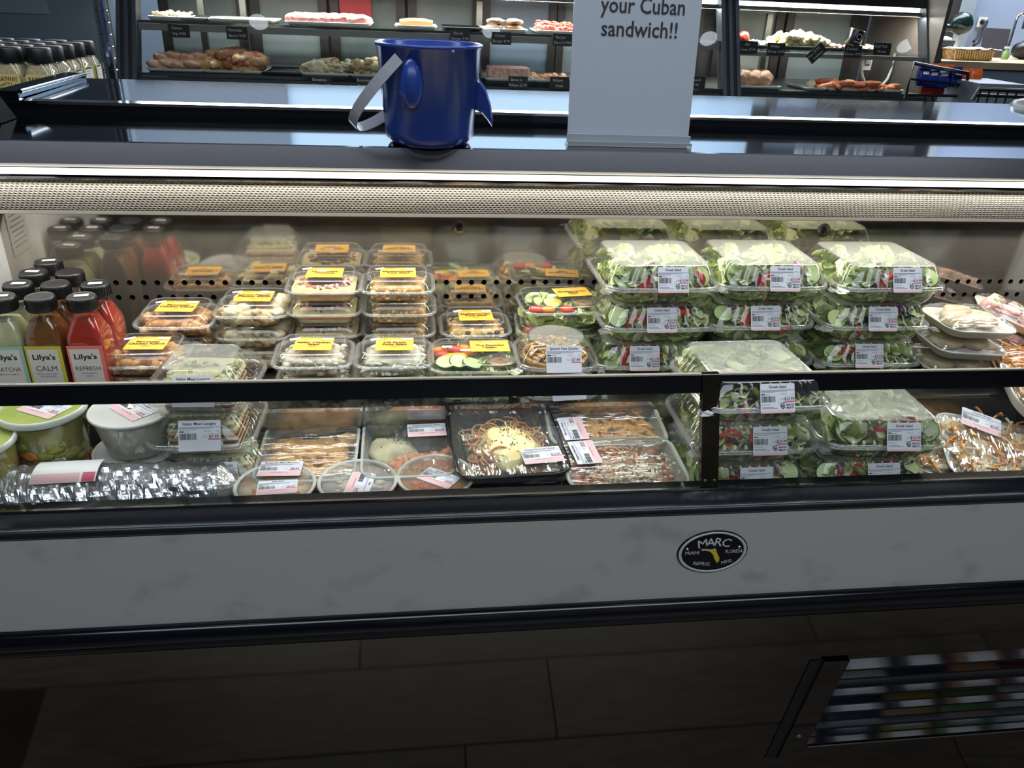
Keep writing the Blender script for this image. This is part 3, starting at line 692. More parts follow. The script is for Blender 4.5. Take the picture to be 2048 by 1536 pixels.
stack(2, -.036, 1.218, DZ, 'dill', 'Dill Pickle', 'Pasta Salad', ['dill pickle pasta salad box in front of the tuna stack', 'box of pale pasta salad beneath the dill pickle pasta salad'], tilt=-.02, seed=3)
stack(2, .108, 1.345, DZ, 'chickpea', 'Mediterranean', 'Chickpea Salad', ['Mediterranean chickpea salad box with a brown dressing, behind the Caesar salad', 'lower chickpea salad box near the perforated wall'], tilt=.03, seed=1)
# ---- long salad boxes with dressing cup
def caesar(label, loc, rz, t1, t2, seed, labelled=True, lab=(.028, .020), rearrange=False):
    t = top('salad_box', label, 'food container', loc, rz)
    w, d, h = .077, .0625, .046
    def fb(b):
        b.loft([ring(w * .8, d * .8, .02, .0005), ring(w * .83, d * .83, .022, 0), ring(w * .9, d * .9, .026, h * .4), ring(w * .93, d * .93, .028, h * .72)], CLEAR, CLEAR)
        b.loft([ring(w * .93, d * .93, .028, h * .72), ring(w, d, .032, h * .75), ring(w, d, .032, h * .71)], CLEARRIM)
    def fl(b):
        b.loft([ring(w, d, .032, h * .76), ring(w * .985, d * .985, .03, h * .80), ring(w * .94, d * .94, .028, h * .80)], CLEARRIM)
        b.loft([ring(w * .94, d * .94, .028, h * .80), ring(w * .90, d * .89, .026, h * .97)], CLEAR)
        b.loft([ring(w * .90, d * .89, .026, h * .97), ring(w * .885, d * .87, .025, h), ring(w * .86, d * .84, .024, h * .985)], CLEARRIM); b.add(ring(w * .86, d * .84, .024, h * .985), [tuple(range(24))], CLEAR)
    part('base', cm('salad_base', fb), t)
    part('lettuce', cm('caesar_lettuce', lambda b: lettuce(b, w * .88, d * .88, .001, h * .72, 60, .014, 5)), t, kind='stuff')
    r = random.Random(seed); S = -1
    toms = [(-.056, .022, TOMO), (-.052, .004, TOMR), (-.030, .026, TOMR), (-.014, .030, TOMO), (-.004, .016, TOMO)] if not rearrange else [(-.052, -.040, TOMR), (-.030, -.043, TOMO), (.004, -.044, TOMR), (-.010, -.012, TOMY)]
    for x, y, m in toms: part('tomato_half', cm('tomh_' + m.name, lambda b, m=m: b.blob((0, 0, 0), .0125, m, (1.1, .85, .6), j=.04, sub=2)), t, loc=(x, y, h * .80), rot=(0, 0, r.uniform(-.5, .5)))
    if not rearrange: part('pepper_piece', cm('pepper_piece', lambda b: b.blob((0, 0, 0), .017, TOMY, (1.5, .7, .45), j=.1, sub=2)), t, loc=(-.032, -.006, h * .80), rot=(0, 0, .2))
    ck = [(-.048, -.032, .2), (-.026, -.030, -.5), (-.006, -.040, .9), (-.002, -.022, 1.2)] if not rearrange else [(-.045, .018, .2), (-.022, .026, .5), (-.036, -.002, 0), (-.008, .012, 1), (-.02, -.02, .4)]
    for x, y, a in ck: part('cucumber_slice', cm('cucumber', lambda b: cuke(b, .0165, .004)), t, loc=(x, y, h * .78 + .003 * math.sin(x * 900)), rot=(.25, r.uniform(-.3, .3), a))
    def cup(b): b.lathe([(.0165, 0), (.022, .014), (.0235, .0145), (.0235, .0160), (.0215, .0165)], CLEARRIM, 24, cap0=CLEAR, cap1=CLEAR)
    cu = part('dressing_cup', cm('dressing_cup', cup), t, loc=(.042, -.024 if not rearrange else -.014, h * .58))
    part('dressing', cm('dressing', lambda b: b.lathe([(.015, .001), (.0195, .010), (.012, .0118), (0.0, .011)], mat('dressing_brown', (176, 140, 98), .3, c2=(150, 104, 66), scale=80), 20)), cu)
    part('lid', cm('salad_lid', fl), t)
    part('label', cm('lab_' + t1, lambda b: orange_label(b, t1, t2, w=.066, h=.046, seed=len(t1))), t, loc=(lab[0], lab[1], h + .0003), rot=(0, 0, 0.02 if not rearrange else .08))
    st = cm('sticker', sticker); part('price_sticker', st, t, loc=(-.014, .002, h + .0009)); part('price_sticker', st, t, loc=(-.044, .016, h + .0008), rot=(0, 0, .05))
caesar('salad box under the Caesar salad box, bottom of the front pair', (.097, 1.215, DZ - .020), 0, 'Essential', '', 3)
caesar('Essential Caesar salad box with tomatoes, cucumbers and dressing cup', (.096, 1.205, DZ + .026), -.02, 'The Essential', 'Caesar', 4)
for k in range(3): caesar(['salad box at the bottom of the stack behind the quiche', 'middle green salad box in the stack behind the quiche', 'salad box topping the stack behind the quiche, label at upper right'][k], (.262 - .003 * (2 - k), 1.340, DZ - .012 + k * .046 * .92), [.05, -.04, .06][k], 'Mediterranean ', 'Salad', 7 + k, rearrange=True)
# ================================================================ HINGED RIBBED CLAMSHELLS
def clam_base(w, d, h0, nr=8):
    def f(b):
        a = dict(nc=5, ns=48, nr=nr)
        b.loft([ring(w * .74, d * .74, .02, .001, rib=0, **a), ring(w * .76, d * .76, .022, 0, rib=0, **a), ring(w * .84, d * .84, .026, h0 * .35, rib=.0022, **a), ring(w * .90, d * .90, .028, h0 * .82, rib=.0022, **a), ring(w * .915, d * .915, .03, h0 * .95, rib=0, **a)], CLEAR, CLEAR)
        b.loft([ring(w * .915, d * .915, .03, h0 * .95), ring(w * .935, d * .935, .03, h0), ring(w * .985, d * .985, .034, h0), ring(w * .99, d * .99, .034, h0 - .003)], CLEARRIM)
        for sx in (-1, 1):  # corner tabs
            for j in range(1):
                pts = [(sx * w * .99, -d * .80, h0), (sx * w * 1.07, -d * .86, h0 - .003), (sx * w * 1.05, -d * .99, h0 - .005), (sx * w * .93, -d * 1.02, h0 - .003), (sx * w * .86, -d * .985, h0)]
                b.add(pts, [tuple(range(5)) if sx > 0 else tuple(range(5))[::-1]], CLEARRIM)
                for q in range(5):
                    u = .15 + q * .16; x = sx * w * (.90 + .13 * u); b.box((x, -d * (1.0 - .10 * u), h0 - .002), (.001, .012, .001), CLEARRIM, Matrix.Rotation(-sx * .6, 3, 'Z'))
    return f
def clam_lid(w, d, h0, h1, nr=8, tw=.76, round_top=False):
    def f(b):
        a = dict(nc=5, ns=48, nr=nr); rt = .05 if round_top else .016
        b.loft([ring(w * .985, d * .985, .034, h0 + .0005), ring(w * .985, d * .985, .034, h0 + .003), ring(w * .935, d * .935, .031, h0 + .004)], CLEARRIM)
        b.loft([ring(w * .935, d * .935, .03, h0 + .004, rib=0, **a), ring(w * .90, d * .90, .028, h0 + (h1 - h0) * .3, rib=.0032, **a), ring(w * (tw + .05), d * (tw + .05), .024, h0 + (h1 - h0) * .88, rib=.0032, **a), ring(w * (tw + .015), d * (tw + .015), rt + .004, h1 - .001, rib=.001, **a)], CLEAR)
        b.loft([ring(w * (tw + .015), d * (tw + .015), rt + .004, h1 - .001), ring(w * tw, d * tw, rt, h1), ring(w * (tw - .02), d * (tw - .02), rt - .002, h1 - .0006)], CLEARRIM)
        b.add(ring(w * (tw - .02), d * (tw - .02), rt - .002, h1 - .0006), [tuple(range(24))], FROST)
    return f
GW, GD, GH0, GH1 = .104, .097, .034, .0715
def greek(label, loc, rz=0, var=0, lx=.02, group=None, llift=0, tilt=0.0):
    t = top('salad_clamshell', label, 'salad box', loc, rz, group)
    part('base', cm('greek_base', clam_base(GW, GD, GH0)), t)
    part('lettuce', cm('greek_lettuce%d' % (var % 3), lambda b: lettuce(b, GW * .84, GD * .84, .002, GH1 - .012, 125, .021, 20 + var % 3, env=(GW, GD, GH0, GH1))), t, kind='stuff')
    r = random.Random(40 + var)
    for k in range(4 + var % 2):
        k = min(k, 3); x = -.050 + .024 * k + r.uniform(-.008, .008) + .012 * (var % 3); part('tomato_wedge', cm('tomato_wedge', lambda b: wedge(b)), t, loc=(x, -GD * .77 + r.uniform(0, .010) + (.004 if k > 2 else 0), GH0 + r.uniform(.000, .012)), rot=(r.uniform(-.4, .4), r.uniform(-.8, .8), r.uniform(-.6, .6)))
    for k in range(3):
        sx = [-.07, .066, -.02][k]; part('cucumber_slice', cm('cucumber_big', lambda b: cuke(b, .0185, .005)), t, loc=(sx + r.uniform(-.005, .005), [-.068, -.064, .0][k], GH0 + r.uniform(.004, .016) + (.010 if k == 2 else 0)), rot=(r.uniform(.5, 1.3) if k < 2 else .1, r.uniform(-.4, .4), r.uniform(-.5, .5)))
    for k in range(5): part('olive', cm('olive', lambda b: b.blob((0, 0, 0), .0125, OLIV, (1, .85, .85), j=.03, sub=2)), t, loc=([.052, .040, -.028, .006, -.05][k] + r.uniform(-.01, .01), -GD * .73 + r.uniform(0, .012), GH0 + r.uniform(.0, .018)))
    for k in range(3): part('onion_strip', cm('onion', lambda b: b.tube([(.016 * math.cos(a * .3), .016 * math.sin(a * .3), 0) for a in range(9)], .0028, ONION, 6)), t, loc=(r.uniform(-.05, .05), -GD * .66, GH0 + .006 + .008 * k), rot=(1.2, r.uniform(-1, 1), r.uniform(0, 3)))
    for k in range(5): part('feta_cube', cm('feta', lambda b: b.box((0, 0, 0), (.013, .012, .011), FETA)), t, loc=(r.uniform(.045, .075) if k % 2 else r.uniform(-.07, .07), r.uniform(-.075, -.05), GH0 + r.uniform(.004, .02)), rot=(r.uniform(0, 1), r.uniform(0, 1), r.uniform(0, 1)))
    part('lid', cm('greek_lid', clam_lid(GW, GD, GH0, GH1)), t)
    lm = cm('greek_label', lambda b: price_label(b, 'Greek Salad'))
    part('label', lm, t, loc=(lx, -GD * .915 - .0005, GH0 + .017), rot=(math.radians(64), 0, tilt))
gs = [(.414, 1.300), (.613, 1.306), (.826, 1.298)]
wh = ['left', 'middle', 'right']
for c_, (x, y) in enumerate(gs):
    for k in range(3):
        lev = ['bottom', 'middle', 'top'][k]
        dx = [(-.006, .004, .0), (.004, -.010, .0), (-.004, -.008, 0)][c_][k]; lx = [(-.012, -.002, .012), (.0, .0, .014), (-.010, .0, .016)][c_][k]
        greek('%s Greek salad clamshell in the %s stack of the rear row' % (lev, wh[c_]), (x + dx, y, DZ + k * GH1 * 1.0), R.uniform(-.03, .03), c_ * 3 + k, lx)
A = [(.510, 1.050), (.712, 1.042)]
for k in range(3): greek('%s Greek salad clamshell in the front row behind the glass post' % ['bottom', 'middle', 'top'][k], (A[0][0] + [-.006, 0, .0][k], A[0][1], FZ - .008 + k * GH1), [.02, -.01, .03][k], 5 + k, [.008, .012, .006][k])
for k in range(2): greek('%s Greek salad clamshell in the short front stack beside the wrapped trays' % ['bottom', 'top'][k], (A[1][0] + [-.01, 0][k], A[1][1], FZ - .002 + k * GH1), [-.01, -.05][k], 10 + k, [.014, .02][k])
# ---- small clamshells
def small_clam(name, label, loc, w, d, h0, h1, food, lab, rz=0, frost=True, lrot=62, lw=(.058, .044)):
    t = top(name, label, 'food container', loc, rz); k_ = '%s_%.3f' % (food, w)
    part('base', cm('sb' + k_, clam_base(w, d, h0, 6)), t)
    if food == 'quiche':
        Q = [fm('quiche_gold', (232, 196, 118), (196, 140, 66)), fm('quiche_brown', (120, 66, 36), (170, 104, 50)), fm('quiche_cream', (240, 220, 168), (220, 180, 110))]
        def f(b):
            b.lathe([(w * .56, .002), (w * .74, .014), (w * .80, .027), (w * .76, .029), (w * .70, .026), (0.0, .030)], mat('crust', (206, 160, 92), .6, c2=(170, 116, 60), scale=50, bump=.6), 40)
            r = random.Random(2)
            for k in range(260):
                a = r.uniform(0, 6.3); q = math.sqrt(r.random()) * w * .72; b.blob((q * math.cos(a), q * math.sin(a), .031 + r.uniform(0, .006)), r.uniform(.003, .0065), Q[r.choice((0, 0, 2, 1))], (1.3, .7, .6), r.uniform(0, 6), .3, 1, k)
        part('quiche', cm('fq%.3f' % w, f), t)
    else:
        LZ = [mat('pasta_sheet', (226, 206, 160), .5, c2=(206, 176, 122), scale=40), fm('meat_sauce', (122, 74, 50), (96, 50, 34)), mat('ricotta', (232, 226, 206), .6)]
        part('lasagna_slice', cm('fl', lambda b: [b.loft([ring(w * .62, d * .55, .008, z), ring(w * (.62 + .015 * (-1) ** i), d * .55, .008, z + .0045)], LZ[(0, 1, 2, 1, 0, 1, 0, 2)[i]], LZ[0], LZ[0]) for i, z in enumerate([.002 + .0052 * k for k in range(9 - 1)])]), t)
        part('cheese_top', cm('flc', lambda b: pile(b, w * .58, d * .52, .044, .0505, 60, .0055, [mat('melted_cheese', (232, 222, 176), .4, c2=(206, 206, 150), scale=60), LZ[2], mat('herb_fleck', (120, 140, 80), .5)], 4, sq=(1.4, 1, .4))), t)
    part('lid', cm('sl' + k_, clam_lid(w, d, h0, h1, 6, .66 if food == 'quiche' else .58, round_top=(food == 'quiche'))), t)
    part('label', cm('lb' + lab, lambda b: price_label(b, lab, '7.49', lw[0], lw[1], shop=False)), t, loc=(.006, -d * .90, h0 + .018), rot=(math.radians(lrot), 0, .03))
for k in range(2): small_clam('quiche_clamshell', ['spinach feta quiche clamshell underneath the other quiche', 'spinach feta quiche clamshell with browned top, on the upper position'][k], (.234 + .006 * (1 - k), 1.205 - .002 * k, DZ - .012 + .052 * k), .070, .068, .026, .060, 'quiche', 'Spinach Feta Quiche', [.06, -.04][k])
for k in range(3): small_clam('lasagna_clamshell', ['lowest Italian meat lasagna clamshell behind the foil wrap', 'middle Italian meat lasagna clamshell with its price label facing out', 'top Italian meat lasagna clamshell with cheese under a foggy lid'][k], (-.312 + [.012, 0, .002][k], 1.080 + .006 * k, FZ + .068 * k), .080, .080, .030, .068, 'lasagna', 'Italian Meat Lasagna', [.05, -.02, -.06][k])
# ================================================================ JUICE BOTTLES
def bottle(label, liquid, key, x, y, title, sub, border, z=DZ):
    t = top('juice_bottle', label, 'bottle', (x, y, z), R.uniform(-.04, .04))
    s = .0275
    def body(b):
        rr = [ring(s * .86, s * .86, .006, .0008), ring(s * .95, s * .95, .008, 0), ring(s, s, .009, .004), ring(s, s, .009, .108), ring(s * .96, s * .96, .010, .118), ring(s * .66, s * .66, .012, .142), ring(.0165, .0165, .0164, .148), ring(.0165, .0165, .0164, .158)]
        b.loft(rr, BOTTLE, BOTTLE)
    def liq(b):
        k = .955
        b.loft([ring(s * .9 * k, s * .9 * k, .007, .002), ring(s * k, s * k, .008, .005), ring(s * k, s * k, .008, .108), ring(s * .95 * k, s * .95 * k, .009, .118), ring(s * .68 * k, s * .68 * k, .011, .139)], liquid, liquid, liquid)
    def cap(b):
        b.lathe([(.0205, .1535), (.0212, .155), (.0212, .172), (.0200, .1745), (.0185, .1745), (.0175, .1740)], BLACKM, 32, cap1=BLACKM)
        for k in range(32):
            a = 2 * pi * k / 32; b.box((.0212 * math.cos(a), .0212 * math.sin(a), .1635), (.0012, .0012, .015), BLACKM, Matrix.Rotation(a, 3, 'Z'))
    part('body', cm('bottle_body', body), t); part('juice', cm('juice_' + key, liq), t); part('cap', cm('bottle_cap', cap), t)
    if title:
        def lab(b):
            b.rect(-.0262, -.05, .0262, .05, 0, mat('border_' + key, border, .5)); b.rect(-.0232, -.05, .0205, .0445, .0002, mat('bottle_label', (206, 202, 194), .6))
            b.text("Lilya's", INK, -.001, .028, .0085, w=.033, z=.0004, off=.03)
            b.text(title, INK, -.001, .0085, .0088 if len(title) < 5 else .0072, z=.0004, maxw=.036)
            for i, s_ in enumerate(sub): b.text(s_, INKG, -.001, .0025 - .0045 * i, .0026, z=.0004, off=.01, maxw=.036)
            b.rect(-.018, -.0185, .016, -.0181, .0004, INKG); b.rect(-.018, -.0365, .016, -.0361, .0004, INKG)
            b.text('Sweetened Lemon', INKG, -.001, -.0255, .0026, z=.0004, shear=.3); b.text('Juice, Grand Flavor', INKG, -.001, -.0315, .0026, z=.0004, shear=.3)
        part('label', cm('blab_' + key, lab), t, loc=(0, -s - .0006, .054), rot=(pi / 2, 0, 0))
    part('cap_sticker', cm('cap_sticker', lambda b: (b.rect(-.010, -.0045, .010, .0045, 0, PAPERW), b.text('6.99', INKG, 0, -.0015, .003, z=.0002))), t, loc=(R.uniform(-.002, .002), R.uniform(-.001, .002), .1750), rot=(0, 0, R.uniform(-.1, .25))) if key != 'calm' else None
LQ = {'matcha': mat('juice_matcha', (176, 176, 138), .25, c2=(160, 160, 120), scale=20), 'calm': mat('juice_amber', (116, 74, 22), .12, c2=(92, 56, 18), scale=15, sss=.2), 'refresh': mat('juice_red', (156, 38, 22), .12, c2=(176, 72, 32), scale=12), 'purple': mat('juice_purple', (52, 22, 40), .2)}
for c_, (key, col, tt, sb, bd, n, x0) in enumerate((('purple', 'purple', 'BERRY', (), (120, 70, 110), 2, -.6745), ('matcha', 'cloudy matcha', 'MATCHA', ('MATCHA LEMON',), (150, 186, 160), 4, -.618), ('calm', 'amber', 'CALM', ('MOROCCAN MINT', 'BITTERSWEET'), (196, 180, 60), 3, -.5625), ('refresh', 'red', 'REFRESH', ('STRAWBERRY', 'LEMON'), (226, 110, 110), 2, -.503))):
    for k in range(n):
        pos = ['front', 'second', 'third', 'rearmost'][k] if n > 1 else 'front'
        bottle('%s %s drink bottle with a black cap in its row at the left' % (pos, col), LQ[key], key, x0 + .0005 * k, 1.198 + .0575 * k, tt if key != 'purple' else None, sb, bd)
# ================================================================ SOUPS
def tub(name, label, loc, r1, r0, h, cont, lidm, lab, chunks=None, rz=0, tilt=(0, 0)):
    t = top(name, label, 'soup tub', loc, rz, rot=(tilt[0], tilt[1], rz)); k_ = name + '%.3f%.3f' % (r1, h) + cont.name
    part('cup', cm('cup' + k_, lambda b: b.lathe([(r0 * .9, 0.001), (r0, 0), (r0 * 1.02, .004), (r1 * .965, h * .93)], CLEAR, 40, cap0=CLEAR)), t)
    part('soup', cm('soup' + k_, lambda b: b.lathe([(r0 * .97, 0.003), (r0 * .985, .006), (r1 * .945, h * .90)], cont, 40, cap0=cont, cap1=cont)), t)
    if chunks:
        def f(b):
            r = random.Random(6)
            for k in range(70):
                a = r.uniform(pi, 2 * pi) if k % 4 else r.uniform(0, 6.3); z = r.uniform(.006, h * .72); q = (r0 + (r1 * .965 - r0) * z / h) * .955
                m = chunks[r.randrange(len(chunks))]
                b.blob((q * math.cos(a), q * math.sin(a), z), r.uniform(.004, .012), m, (1.2, .36, .9), a + pi / 2, .3, 2, k)
        part('soup_pieces', cm('chunk' + k_, f), t, kind='stuff')
    def lid(b):
        b.lathe([(r1 * .965, h * .925), (r1 * 1.02, h * .925), (r1 * 1.03, h * .95), (r1 * 1.03, h * .985), (r1 * 1.0, h), (r1 * .955, h * .995), (r1 * .94, h * .965)], mat('lid_rim', (214, 216, 206), .3), 48)
        b.lathe([(r1 * .94, h * .965), (r1 * .5, h * .967), (0, h * .967)], lidm, 40)
    part('lid', cm('lid' + k_, lid), t)
    part('label', cm('plab_' + lab, lambda b: pink_label(b, lab, '9.99', .064, .042)), t, loc=(.004, .004 - r1 * .12, h * .967 + .0008), rot=(0, 0, [-.75, .95, -.5, 2.3][len(lab) % 4]))
    return t
NOOD = mat('noodle', (196, 188, 128), .4); CARR = mat('carrot', (206, 116, 34), .35); GRN = mat('celery', (146, 142, 62), .4); TURK = mat('soup_chicken', (190, 178, 140), .5)
BROTH = mat('green_broth', (134, 128, 44), .15, c2=(116, 116, 36), scale=18)
BROTH2 = mat('yellow_broth', (176, 160, 72), .15, c2=(150, 140, 60), scale=18)
GLID = mat('green_lid', (178, 186, 92), .25, c2=(160, 172, 84), scale=25)
CLAM = mat('chowder', (196, 190, 176), .4, c2=(180, 172, 156), scale=60); WLID = mat('foggy_white_lid', (206, 206, 200), .3)
tub('soup_tub', 'tall round tub of green chicken soup with carrots, green lid', (-.536, 1.072, FZ), .0575, .047, .140, BROTH, GLID, 'Chicken Noodle', [CARR, GRN, TURK, GRN])
tub('soup_tub', 'yellow noodle soup tub cut by the left edge of the picture', (-.606, 1.000, FZ), .0575, .047, .128, BROTH2, GLID, 'Noodle Soup', [NOOD, NOOD, CARR, TURK])
for k in range(2): tub('chowder_tub', ['lower white chowder tub standing under the other one', 'upper white chowder tub with a pink and white label'][k], (-.422 + .006 * k, 1.078, FZ + .062 * k), .0585, .043, .068 if k else .0618, CLAM, WLID, 'Clam Chowder' if k else 'Chowder', None, 0, (0, 0) if k == 0 else (.0, -.0))
# ================================================================ MEAL TRAYS
TRAYC = clear('tray_plastic', tint=(.9, .91, .9), haze=.35, base=.08, edge=.4, rough=.2, hazecol=(.72, .73, .70))
def tray(label, loc, w, d, h, rz, rim, film, fill, lab, lpos, lrz, price='8.99', rot=None, shell=None):
    t = top('meal_tray', label, 'meal tray', loc, rz, rot=rot); k_ = label[:22]
    shell = shell or TRAYC
    part('tray', cm('t' + k_, lambda b: (b.loft([ring(w * .78, d * .8, .02, .001), ring(w * .8, d * .82, .022, 0), ring(w * .93, d * .94, .024, h * .93)], shell, shell), b.loft([ring(w * .93, d * .94, .024, h * .93), ring(w * .94, d * .95, .025, h), ring(w * .99, d * .99, .028, h), ring(w, d, .028, h - .002), ring(w * .99, d * .99, .028, h - .004)], rim))), t)
    fill(t, w, d, h)
    def fl(b):
        n = 22; vs = []; 
        for i in range(n + 1):
            for j in range(n + 1):
                u, v = i / n * 2 - 1, j / n * 2 - 1
                z = h + .0012 + .0035 * (noise.noise(Vector((u * 2 + w * 90, v * 9, 2))) * .6 + noise.noise(Vector((u * 8, v * 1.5 + w * 70, 1))) * .5) * (1 - max(abs(u), abs(v)) ** 6)
                e = 1 - .045 * (u * u * v * v)
                vs.append((u * w * .955 * e, v * d * .96 * e, z))
        b.add(vs, [(i * (n + 1) + j, (i + 1) * (n + 1) + j, (i + 1) * (n + 1) + j + 1, i * (n + 1) + j + 1) for i in range(n) for j in range(n)], film, True)
    part('film', cm('f' + k_, fl), t)
    if lab: part('label', cm('tl' + lab, lambda b: pink_label(b, lab, price)), t, loc=(lpos[0], lpos[1], h + .0055), rot=(0, 0, lrz))
    return t
def strands(b, w, d, z0, z1, n, rr, ms, seed, rad=(.008, .02), dr=(.25, .55)):
    r = random.Random(seed)
    for k in range(n):
        x, y, z = r.uniform(-w, w), r.uniform(-d, d), r.uniform(z0, z1); R_ = r.uniform(*rad); a0 = r.uniform(0, 6.3); tl = r.uniform(-.7, .7); da = r.uniform(*dr)
        Rm = Matrix.Rotation(a0, 3, 'Z') @ Matrix.Rotation(tl, 3, 'X')
        b.tube([Rm @ Vector((R_ * math.cos(i * da), R_ * math.sin(i * da), 0)) + Vector((x, y, z)) for i in range(8)], rr, ms[r.randrange(len(ms))], 5, cap=False)
def meat_fill(t, w, d, h):
    P = [fm('cheesy_bake', (206, 152, 84), (226, 180, 112)), fm('bake_brown', (150, 92, 54), (186, 128, 74)), fm('bake_gold', (226, 176, 104), (196, 140, 80))]
    part('bolognese', cm('fill_meat', lambda b: pile(b, w * .80, d * .78, .003, h * .82, 110, .012, P, 12, sub=2, sq=(1.5, 1, .4))), t, kind='stuff')
def white_fill(t, w, d, h):
    part('mashed_potato', cm('fill_mash', lambda b: (b.blob((-.028, .022, .018), .038, mat('mash', (226, 218, 184), .5, c2=(206, 196, 156), scale=40, bump=.5), (.95, 1.1, .5), .3, .15, 3, 3),)), t)
    part('pink_sauce_pasta', cm('fill_pink', lambda b: pile(b, w * .62, d * .48, .003, h * .75, 80, .010, [fm('pink_sauce', (222, 150, 112), (206, 126, 92)), fm('pink_pale', (226, 176, 146), (210, 150, 120)), fm('pink_deep', (206, 120, 80), (190, 104, 70))], 4, sub=2)), t, kind='stuff', loc=(.018, -.034, 0))
    part('herbs', cm('herbs', lambda b: [b.blob((-.02 + R.gauss(0, .012), .035 + R.gauss(0, .01), .0375 - abs(R.gauss(0, .002))), .0013, mat('herb', (70, 80, 40), .6), j=.3, seed=k) for k in range(50)]), t, kind='stuff')
def parm_fill(t, w, d, h):
    SP = [mat('spaghetti', (206, 140, 84), .35), mat('spaghetti_light', (222, 170, 116), .35)]
    part('spaghetti', cm('fill_spag', lambda b: (pile(b, w * .62, d * .55, .003, .020, 20, .01, SP, 3), strands(b, w * .62, d * .50, .020, .036, 170, .0016, SP, 8, (.010, .022)))), t, kind='stuff')
    part('chicken_cutlet', cm('fill_cutlet', lambda b: b.blob((.005, -.012, .030), .050, mat('melted_mozz', (236, 222, 164), .3, c2=(222, 200, 132), scale=30, bump=.6), (.95, 1.12, .34), .15, .16, 3, 5)), t, label='chicken cutlet under melted cheese')
    part('herbs', cm('herbs2', lambda b: [b.blob((.005 + R.gauss(0, .018), -.005 + R.gauss(0, .02), .0485 - abs(R.gauss(0, .0008))), .0012, mat('herb', (70, 80, 40), .6), j=.3, seed=k) for k in range(70)]), t, kind='stuff')
def mac_fill(t, w, d, h):
    SH = [mat('cheddar', (226, 156, 66), .4), mat('cheddar_light', (236, 180, 96), .4), mat('penne_cream', (226, 176, 104), .4)]
    part('cheesy_penne', cm('fill_mac', lambda b: (pile(b, w * .68, d * .66, .003, .030, 150, .009, SH, 3, sub=2, sq=(2.0, .55, .45)), strands(b, w * .60, d * .56, .026, .033, 60, .0034, SH, 9, (.02, .04), (.04, .10)))), t, kind='stuff', loc=(.014, -.006, 0))
    part('mushroom_slice', cm('mush', lambda b: b.blob((0, 0, 0), .011, mat('mushroom', (206, 190, 140), .5), (1.3, .8, .35), j=.1, sub=2)), t, loc=(-.05, .045, .034)); part('mushroom_slice', CACHE['mush'], t, loc=(-.034, .044, .036), rot=(0, 0, .5))
def ball_fill(t, w, d, h):
    SA = [fm('bolognese', (170, 92, 58), (206, 130, 86)), fm('bolognese_dark', (112, 58, 44), (140, 80, 56)), fm('bolognese_light', (216, 160, 112), (196, 130, 84))]
    part('pasta_sauce', cm('fill_ball', lambda b: (pile(b, w * .84, d * .80, .003, .026, 120, .010, SA, 3, sub=2), strands(b, w * .4, d * .5, .024, .034, 60, .0024, SA[2:], 5, (.01, .02)))), t, kind='stuff')
    for x, y in ((.022, .022), (.052, .028), (.045, .002), (.01, .0)): part('meatball', cm('meatball', lambda b: b.blob((0, 0, 0), .0155, fm('meatball', (150, 110, 80), (110, 74, 52)), j=.08, sub=3)), t, loc=(x, y, .030))
    part('grated_cheese', cm('parm', lambda b: [b.blob((R.gauss(.015, .030), R.gauss(-.012, .022), .037 + R.uniform(-.004, .004)), R.uniform(.0012, .003), mat('parmesan', (232, 224, 192), .6), j=.35, seed=k) for k in range(420)]), t, kind='stuff')
TR = mat('tray_rim', (186, 188, 180), .3)
BT = mat('tray_black', (12, 12, 14), .2)
tray('clear tray of cheesy meat bolognese under tight film, left of the mashed potato tray', (-.168, 1.080, FZ + .006), .076, .088, .042, .0, TR, FILM, meat_fill, 'Bolognese Meat Marinara', (-.034, -.060), -.03)
tray('clear tray with mashed potato and pink sauce under film', (-.014, 1.082, FZ + .006), .074, .090, .044, .02, TR, FILMB, white_fill, 'Grilled Chicken Pasta', (.030, .038), .02, '10.99')
tray('lower black meal tray supporting the chicken parmesan tray', (.152, 1.070, FZ), .078, .092, .042, .0, BT, FILM, meat_fill, None, None, 0, shell=BT)
tray('black tray of chicken parmesan with spaghetti and melted cheese', (.138, 1.066, FZ + .030), .088, .100, .040, .03, BT, FILMB, parm_fill, 'Chicken Parmesan Dinner', (.046, -.058), .06, '13.99', shell=BT, rot=(.06, 0, .05))
tray('clear tray of orange cheesy penne behind the meatball tray', (.308, 1.118, FZ + .026), .098, .066, .042, 0, TR, FILM, mac_fill, 'Mac and Cheese', (-.058, -.026), 1.66, rot=(.10, 0, -.02))
tray('clear tray of spaghetti and meatballs with grated cheese', (.312, 1.004, FZ + .018), .094, .068, .042, 0, TR, FILM, ball_fill, 'Spaghetti Meatballs', (-.056, .020), 1.66, rot=(.05, 0, .0))
